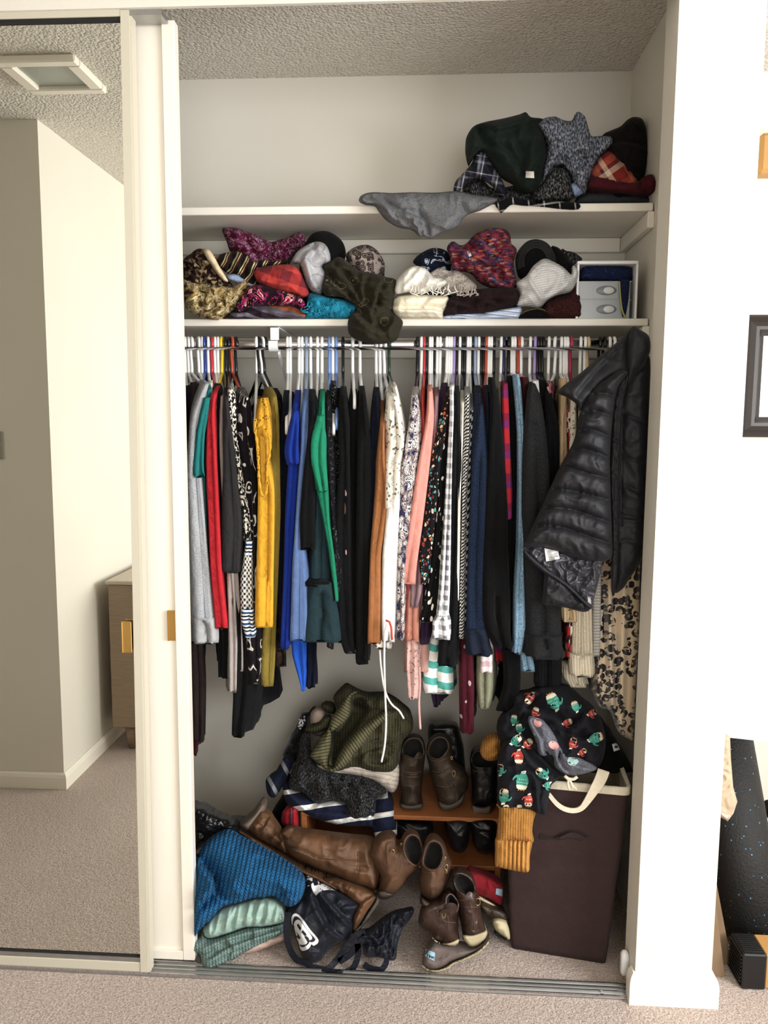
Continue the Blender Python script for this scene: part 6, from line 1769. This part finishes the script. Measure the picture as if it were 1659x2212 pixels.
# ---------------------------------------------------------------- folded stack by the door
m_blue = fab('blue_knit', None, p_knit('1d6aa4', '0a3358', .012, .007), hs=1.0, hd=.006); fb('mint', '9ab8ab', crease=.7); m_sage = fab('sage_cable', None, p_knit('809a93', '52706a', .008, .006), hs=.9); fb('pink_pale', 'c9a89a'); fb('forest', '1a2620')
heap('leather_jacket', 'shiny black jacket at the back of the folded stack by the door', 'jacket', fab('shiny_black', '0c0c0e', None, rough=.3, crease=.9, spec=.6), K9('40,135 80,135 130,140 230,200 330,240 388,290 372,330 250,350 150,400 90,450 40,450'), .26, .05, R=24, Tb=.06, wr=.012, ws=.04)
heap('forest_cloth', 'dark green cloth peeping out beside the door', 'cloth', 'forest', K9('50,560 120,585 215,640 215,730 130,805 60,800'), .12, .03, R=20, Tb=.05)
heap('pink_cloth_folded', 'pale pink folded cloth at the bottom of the stack by the door', 'cloth', 'pink_pale', K9('300,1160 480,1080 620,940 690,850 725,862 732,960 722,1080 640,1132 480,1192 360,1225 260,1280'), (.15, 2000, .085, 2090), .03, R=14, Tb=.08, zmin=.001)
sg = heap('sage_sweater', 'sage green cable knit sweater folded at the bottom of the stack', 'sweater', m_sage, K9('40,1090 95,1075 130,1030 165,1080 310,1045 440,1000 600,995 700,965 722,1010 682,1062 540,1132 420,1192 320,1252 230,1292 172,1318 120,1285 95,1200 40,1200'), (.13, 1990, .06, 2095), .045, R=20, Tb=.08, zmin=.002, rot=18, wr=.004, step=5, creases=[(K9('110,1180 250,1110 420,1060 700,990'), 5, -.007), (K9('140,1280 300,1190 480,1110 690,1040'), 5, -.007), (K9('170,1230 300,1150 470,1085 690,1015'), 3, .008), (K9('300,1060 310,1110 350,1150 320,1240'), 4, -.006), (K9('480,1000 500,1050 490,1110'), 4, -.006)])
heap('mint_sweater', 'mint crinkled cotton top folded over the cable knit', 'sweater', 'mint', K9('128,1012 200,920 272,862 380,832 500,800 622,788 690,850 716,920 702,972 560,1002 420,1012 310,1052 162,1088'), (.12, 1950, .09, 2025), .045, R=22, Tb=.08, wr=.008, ws=.03, aniso=(75, 4), step=5, creases=[(K9('%d,%d %d,%d' % (x, 1045-(x-170)*.14, x+35, 880-(x-170)*.15)), 4, .007) for x in range(200, 640, 70)])
heap('blue_sweater', 'bright blue chunky knit sweater on top of the stack by the door', 'sweater', m_blue, K9('60,1040 60,520 92,500 112,440 180,362 280,320 340,330 400,368 560,450 700,530 822,620 862,700 832,800 782,852 720,852 640,790 560,795 480,800 380,832 270,862 205,930 132,1000 95,1032'), (.16, 1820, .09, 1960), .075, R=55, Tb=.06, rot=-8, wr=.008, ws=.09, step=6, creases=[(K9('130,540 205,640 215,740 130,840'), 10, .03), (K9('215,650 240,760 320,830 300,860'), 7, .014), (K9('640,790 700,760 780,780'), 7, .012)])

# ---------------------------------------------------------------- navy drawstring bag
m_navyb = fab('navy_nylon', '0b101e', None, rough=.6, crease=.6, spec=.35)
bg = empty('drawstring_bag', 'navy drawstring bag with white lettering lying on the carpet', 'bag', tuple(UZ(720, 2080)))
b1 = inflate('body', K9('722,930 742,850 800,800 850,760 862,650 900,640 960,680 1080,740 1200,800 1260,850 1210,920 1205,1010 1172,1090 1082,1132 1015,1182 965,1250 900,1258 832,1205 800,1105 768,1005'), (.16, 1900, .075, 2075), .05, m_navyb, bg, R=34, Tb=.05, wr=.008, ws=.06, step=5, zmin=.003, creases=[(K9('930,780 980,900 1060,1020 1160,1090'), 8, .012), (K9('1000,760 1080,860 1180,960'), 7, .01)])
b2 = inflate('gathered_mouth', K9('1195,1040 1300,1035 1400,960 1480,910 1560,890 1640,880 1605,960 1555,1022 1522,1132 1502,1242 1400,1225 1290,1212 1265,1130'), (.13, 1960, .075, 2075), .04, m_navyb, bg, R=26, Tb=.04, wr=.012, ws=.022, aniso=(100, 3), step=5, zmin=.003, creases=[(K9('%d,960 %d,1050 %d,1200' % (x, x-40, x-80)), 4, .006) for x in range(1400, 1600, 32)])
for pl, w in (('735,900 725,1010 740,1130 790,1230 860,1258 930,1300 1010,1310 1080,1250 1150,1150 1230,1060 1290,1035', 13), ('1235,1120 1240,1200 1200,1300 1110,1340 1020,1320 910,1290', 13), ('1440,1190 1440,1260 1400,1310 1330,1300 1280,1270', 12), ('1290,1060 1250,1120 1180,1200 1100,1250', 14)):
    P = K9(pl)
    Ys = []
    for x, y in P:
        q = UZ(x, y, .006)
        Ys.append(min(q[1], .062))
    ribbon('strap', P, [w]*len(P), Ys, m_navyb, bg, .0015)
tbg = bvh([b1])
m_wp = plain('white_print', 'd6d6d8', .6)
m_np = plain('navy_print', '0b101e', .7)
KS = cv(610, 1870, 5.53)
l0 = decal('printed_letter', KS('115,600 150,570 200,590 260,660 330,760 400,840 432,890 420,930 370,957 345,937 335,962 300,1000 240,1018 210,985 200,940 175,882 140,822 120,742 105,650'), tbg, m_wp, bg, off=.002, step=4, sharp=False)
decal('letter_outline', KS('130,640 152,605 195,622 245,690 310,780 370,848 394,882 384,902 350,916 326,908 316,928 288,955 240,976 212,955 200,915 178,876 150,822 132,750 122,690'), tbg, m_np, l0, off=.003, step=4, sharp=False)
decal('letter_core', KS('140,690 165,652 205,650 260,722 320,800 356,856 346,884 318,888 288,866 282,880 300,915 288,935 250,946 210,940 192,898 168,845 150,780'), tbg, m_wp, l0, off=.004, step=3, sharp=False)
for s_ in ('174,702 190,694 226,745 282,812 288,834 266,840 226,792 186,738', '128,765 152,758 178,800 216,858 212,880 190,872 160,832', '262,842 290,842 322,880 300,898 280,878'):
    decal('letter_slot', KS(s_), tbg, m_np, l0, off=.0046, step=4, sharp=False)
for s_ in ('252,105 300,118 362,150 356,190 312,163 284,182 268,150', '345,222 366,200 382,242 432,226 416,165 432,170 442,206 500,214 632,296 560,288 472,298 432,324 402,358 372,322 347,262', '300,235 330,232 322,246 298,248'):
    decal('printed_letter', KS(s_), tbg, m_wp, bg, off=.002, step=4)
decal('letter_gap', KS('455,195 500,212 520,222 456,214'), tbg, m_np, bg, off=.003, step=4)

# ---------------------------------------------------------------- nook right of the closet
NYB = NB-.002
pf = empty('picture_frame', 'dark moulded picture frame hanging on the wall right of the closet', 'picture', tuple(U(1659, 800, NB)))
x0, zt0, zb0 = U(1604, 800, NB-.02)[0], U(1618, 680, NB-.02)[2], U(1602, 944, NB-.02)[2]
fwid, fx2 = .062, x0+.40
m_fr = plain('dark_frame', '2b2422', .4, var=.25)
prof = [(0, 0), (0, .018), (.006, .024), (.012, .020), (.02, .014), (.034, .020), (.044, .020), (.052, .010), (fwid, .006), (fwid, 0)]
corn = [(x0, zb0), (fx2, zb0), (fx2, zt0), (x0, zt0)]
for i in range(4):
    (ax, az), (bx_, bz) = corn[i], corn[(i+1) % 4]
    d = np.array([bx_-ax, bz-az]); L = np.linalg.norm(d); d /= L
    n = np.array([-d[1], d[0]])
    loops = [[(ax+d[0]*a+n[0]*a, NYB-h, az+d[1]*a+n[1]*a) for a, h in prof], [(ax+d[0]*(L-a)+n[0]*a, NYB-h, az+d[1]*(L-a)+n[1]*a) for a, h in prof]]
    MB().loft(loops).build('moulding', m_fr, pf)
MB().box((x0+fwid-.003, NYB-.006, zb0+fwid-.003), (fx2-fwid+.003, NYB-.001, zt0-fwid+.003)).build('picture_mat', plain('mat_white', 'efefec', .8), pf)
wb = U(1636, 330, NB-.05)
m_oak = plain('golden_oak', 'b9853f', .5, bump=.1, var=.15)
o = MB().box((U(1640, 330, NB-.06)[0], NB-.07, U(1640, 372, NB-.07)[2]), (U(1640, 330, NB-.06)[0]+.3, NB, U(1640, 285, NB-.07)[2]), .01).build('wall_shelf_box', m_oak)
tag(o, 'golden wooden box mounted on the wall above the picture frame', 'shelf')
# white board, rolled mat, cardboard, paper bag, block
a, b = U(1560, 1450, .30), U(1657, 1578, .30)
o = MB().hexa([(a[0]-.03, .25, b[2]), (b[0], .22, b[2]-.002), (b[0], .62, b[2]), (a[0]-.03, .62, b[2]), (a[0]-.03, .25, a[2]), (b[0], .22, a[2]-.006), (b[0], .62, a[2]), (a[0]-.03, .62, a[2])]).build('white_box', plain('white_card', 'f2f2f0', .7))
tag(o, 'white cardboard box balanced on the rolled mat right of the closet', 'box')
t = NT('speckled_rubber')
ob = t.obj()
m_mat = t.done(t.mix(t.math('LESS_THAN', t.vor(ob, 60), .12), lin('101011'), lin('4f8fc0')), .55, 0, t.bump(t.noise(ob, 160, 4, .7), .8, .004))
c0, c1 = UZ(1632, 2040, .0), None
p0, p1 = np.array([U(1655, 1990, .30)[0]-.005, .30, .072]), np.array([U(1556, 1560, .48)[0], .48, U(1556, 1560, .48)[2]])
p0 = np.array([U(1634, 2010, .25)[0], .25, .012])
rm = empty('rolled_mat', 'rolled black exercise mat with blue specks leaning in the nook', 'mat', tuple(p0))
ax_ = (p1-p0)/np.linalg.norm(p1-p0)
e1 = np.cross(ax_, [0, 1, 0]); e1 /= np.linalg.norm(e1)
e2 = np.cross(ax_, e1)
sp = [(.055-.0045*(a/6.283))*0+(.058-.006*a/6.283, a) for a in np.linspace(0, 6.283*3, 90)] if False else [(.084-.007*a/6.283, a) for a in np.linspace(0, 6.283*3.5, 100)]
outl = [(r, a) for r, a in sp]+[(r-.0062, a) for r, a in sp[::-1]]
loops = [[q+e1*r*math.cos(a)+e2*r*math.sin(a) for r, a in outl] for q in (p0+ax_*.01, p0+ax_*.25, p1)]
mb = MB()
n = len(outl); m2 = len(sp)
mb.loft(loops, False, False)
for base, flip in ((0, False), (2*n, True)):
    for i in range(m2-1):
        f = (base+i, base+i+1, base+n-2-i, base+n-1-i)
        mb.F.append(f if flip else f[::-1])
mb.build('mat_roll', m_mat, rm, True)
m_card = plain('brown_cardboard', '7d6448', .9, var=.15)
for i, (xa, xb, yy, ztop) in enumerate(((1548, 1560, .12, 1790), (1556, 1573, .17, 1770))):
    f0, f1 = UZ(xa+4, 2122-i*4, 0), None
    xx = U(xb, 2100, yy)[0]
    zt2 = U(1555, ztop, yy)[2]
    o = MB().hexa([(XW+.018+.010*i, yy-.02, .001), (xx, yy-.02, .001), (xx+.001, NB-.06, .001), (XW+.022+.010*i, NB-.06, .001), (XW+.005, yy+.0, zt2), (XW+.012+.012*i, yy+.0, zt2), (XW+.012+.012*i, NB-.06, zt2), (XW+.006, NB-.06, zt2)]).build('cardboard_sheet', m_card)
    tag(o, ('front', 'rear')[i]+' one of two brown cardboard sheets leaning against the closet side wall', 'cardboard')
pb = inflate('paper_bag', [(1540, 1585), (1566, 1584), (1577, 1590), (1579, 1640), (1584, 1700), (1593, 1732), (1584, 1758), (1572, 1774), (1553, 1764), (1540, 1768)], .16, .018, plain('kraft_paper', 'b7a184', .85), None, R=8, Tb=.02, wr=.006, ws=.04, step=5, sharp=True)
tag(pb, 'crumpled brown paper bag hanging behind the closet wall corner', 'bag')
decal('paper_flap', [(1556, 1756), (1582, 1763), (1590, 1738), (1574, 1773)], bvh([pb]), plain('flap_cream', 'd9cdb6', .8), pb, off=.002)
bk = empty('foam_block', 'black ribbed plastic block with a golden wooden core on the nook floor', 'block', tuple(UZ(1600, 2138)))
q0, q1 = UZ(1602, 2138), UZ(1652, 2139)
zt3 = U(1608, 2062, q0[1])[2]
m_rub = plain('black_ribbed_plastic', '101011', .45)
bw = q1[0]-q0[0]
by = UZ(1572, 2098)[1]-q0[1]+.02
MB().box((q0[0], q0[1], .001), (q0[0]+bw, q0[1]+by, zt3), .003).build('end_cap', m_rub, bk)
for k in range(9):
    z = .008+(zt3-.016)*k/8
    MB().box((q0[0]-.004, q0[1]+.006, z-.0022), (q0[0], q0[1]+by-.004, z+.0022)).build('rib', m_rub, bk)
for k in range(9):
    y = q0[1]+.01+(by-.02)*k/8
    MB().box((q0[0]+.004, y-.0025, zt3), (q0[0]+bw-.004, y+.0025, zt3+.003)).build('rib', m_rub, bk)
MB().box((q0[0]+bw, q0[1]+.004, .003), (q0[0]+bw+.25, q0[1]+by, zt3-.002), .002).build('wooden_core', m_oak, bk)
bo = inflate('black_backpack', [(1640, 1760), (1652, 1748), (1680, 1740), (1700, 1800), (1690, 1880), (1655, 1870), (1645, 1810)], .45, .05, FB['black'], None, R=16, Tb=.06)
tag(bo, 'black bag with a white mark at the right edge beside the rolled mat', 'bag')
decal('white_mark', [(1650, 1768), (1656, 1764), (1662, 1772), (1658, 1780), (1652, 1776)], bvh([bo]), tagm, bo, off=.002)
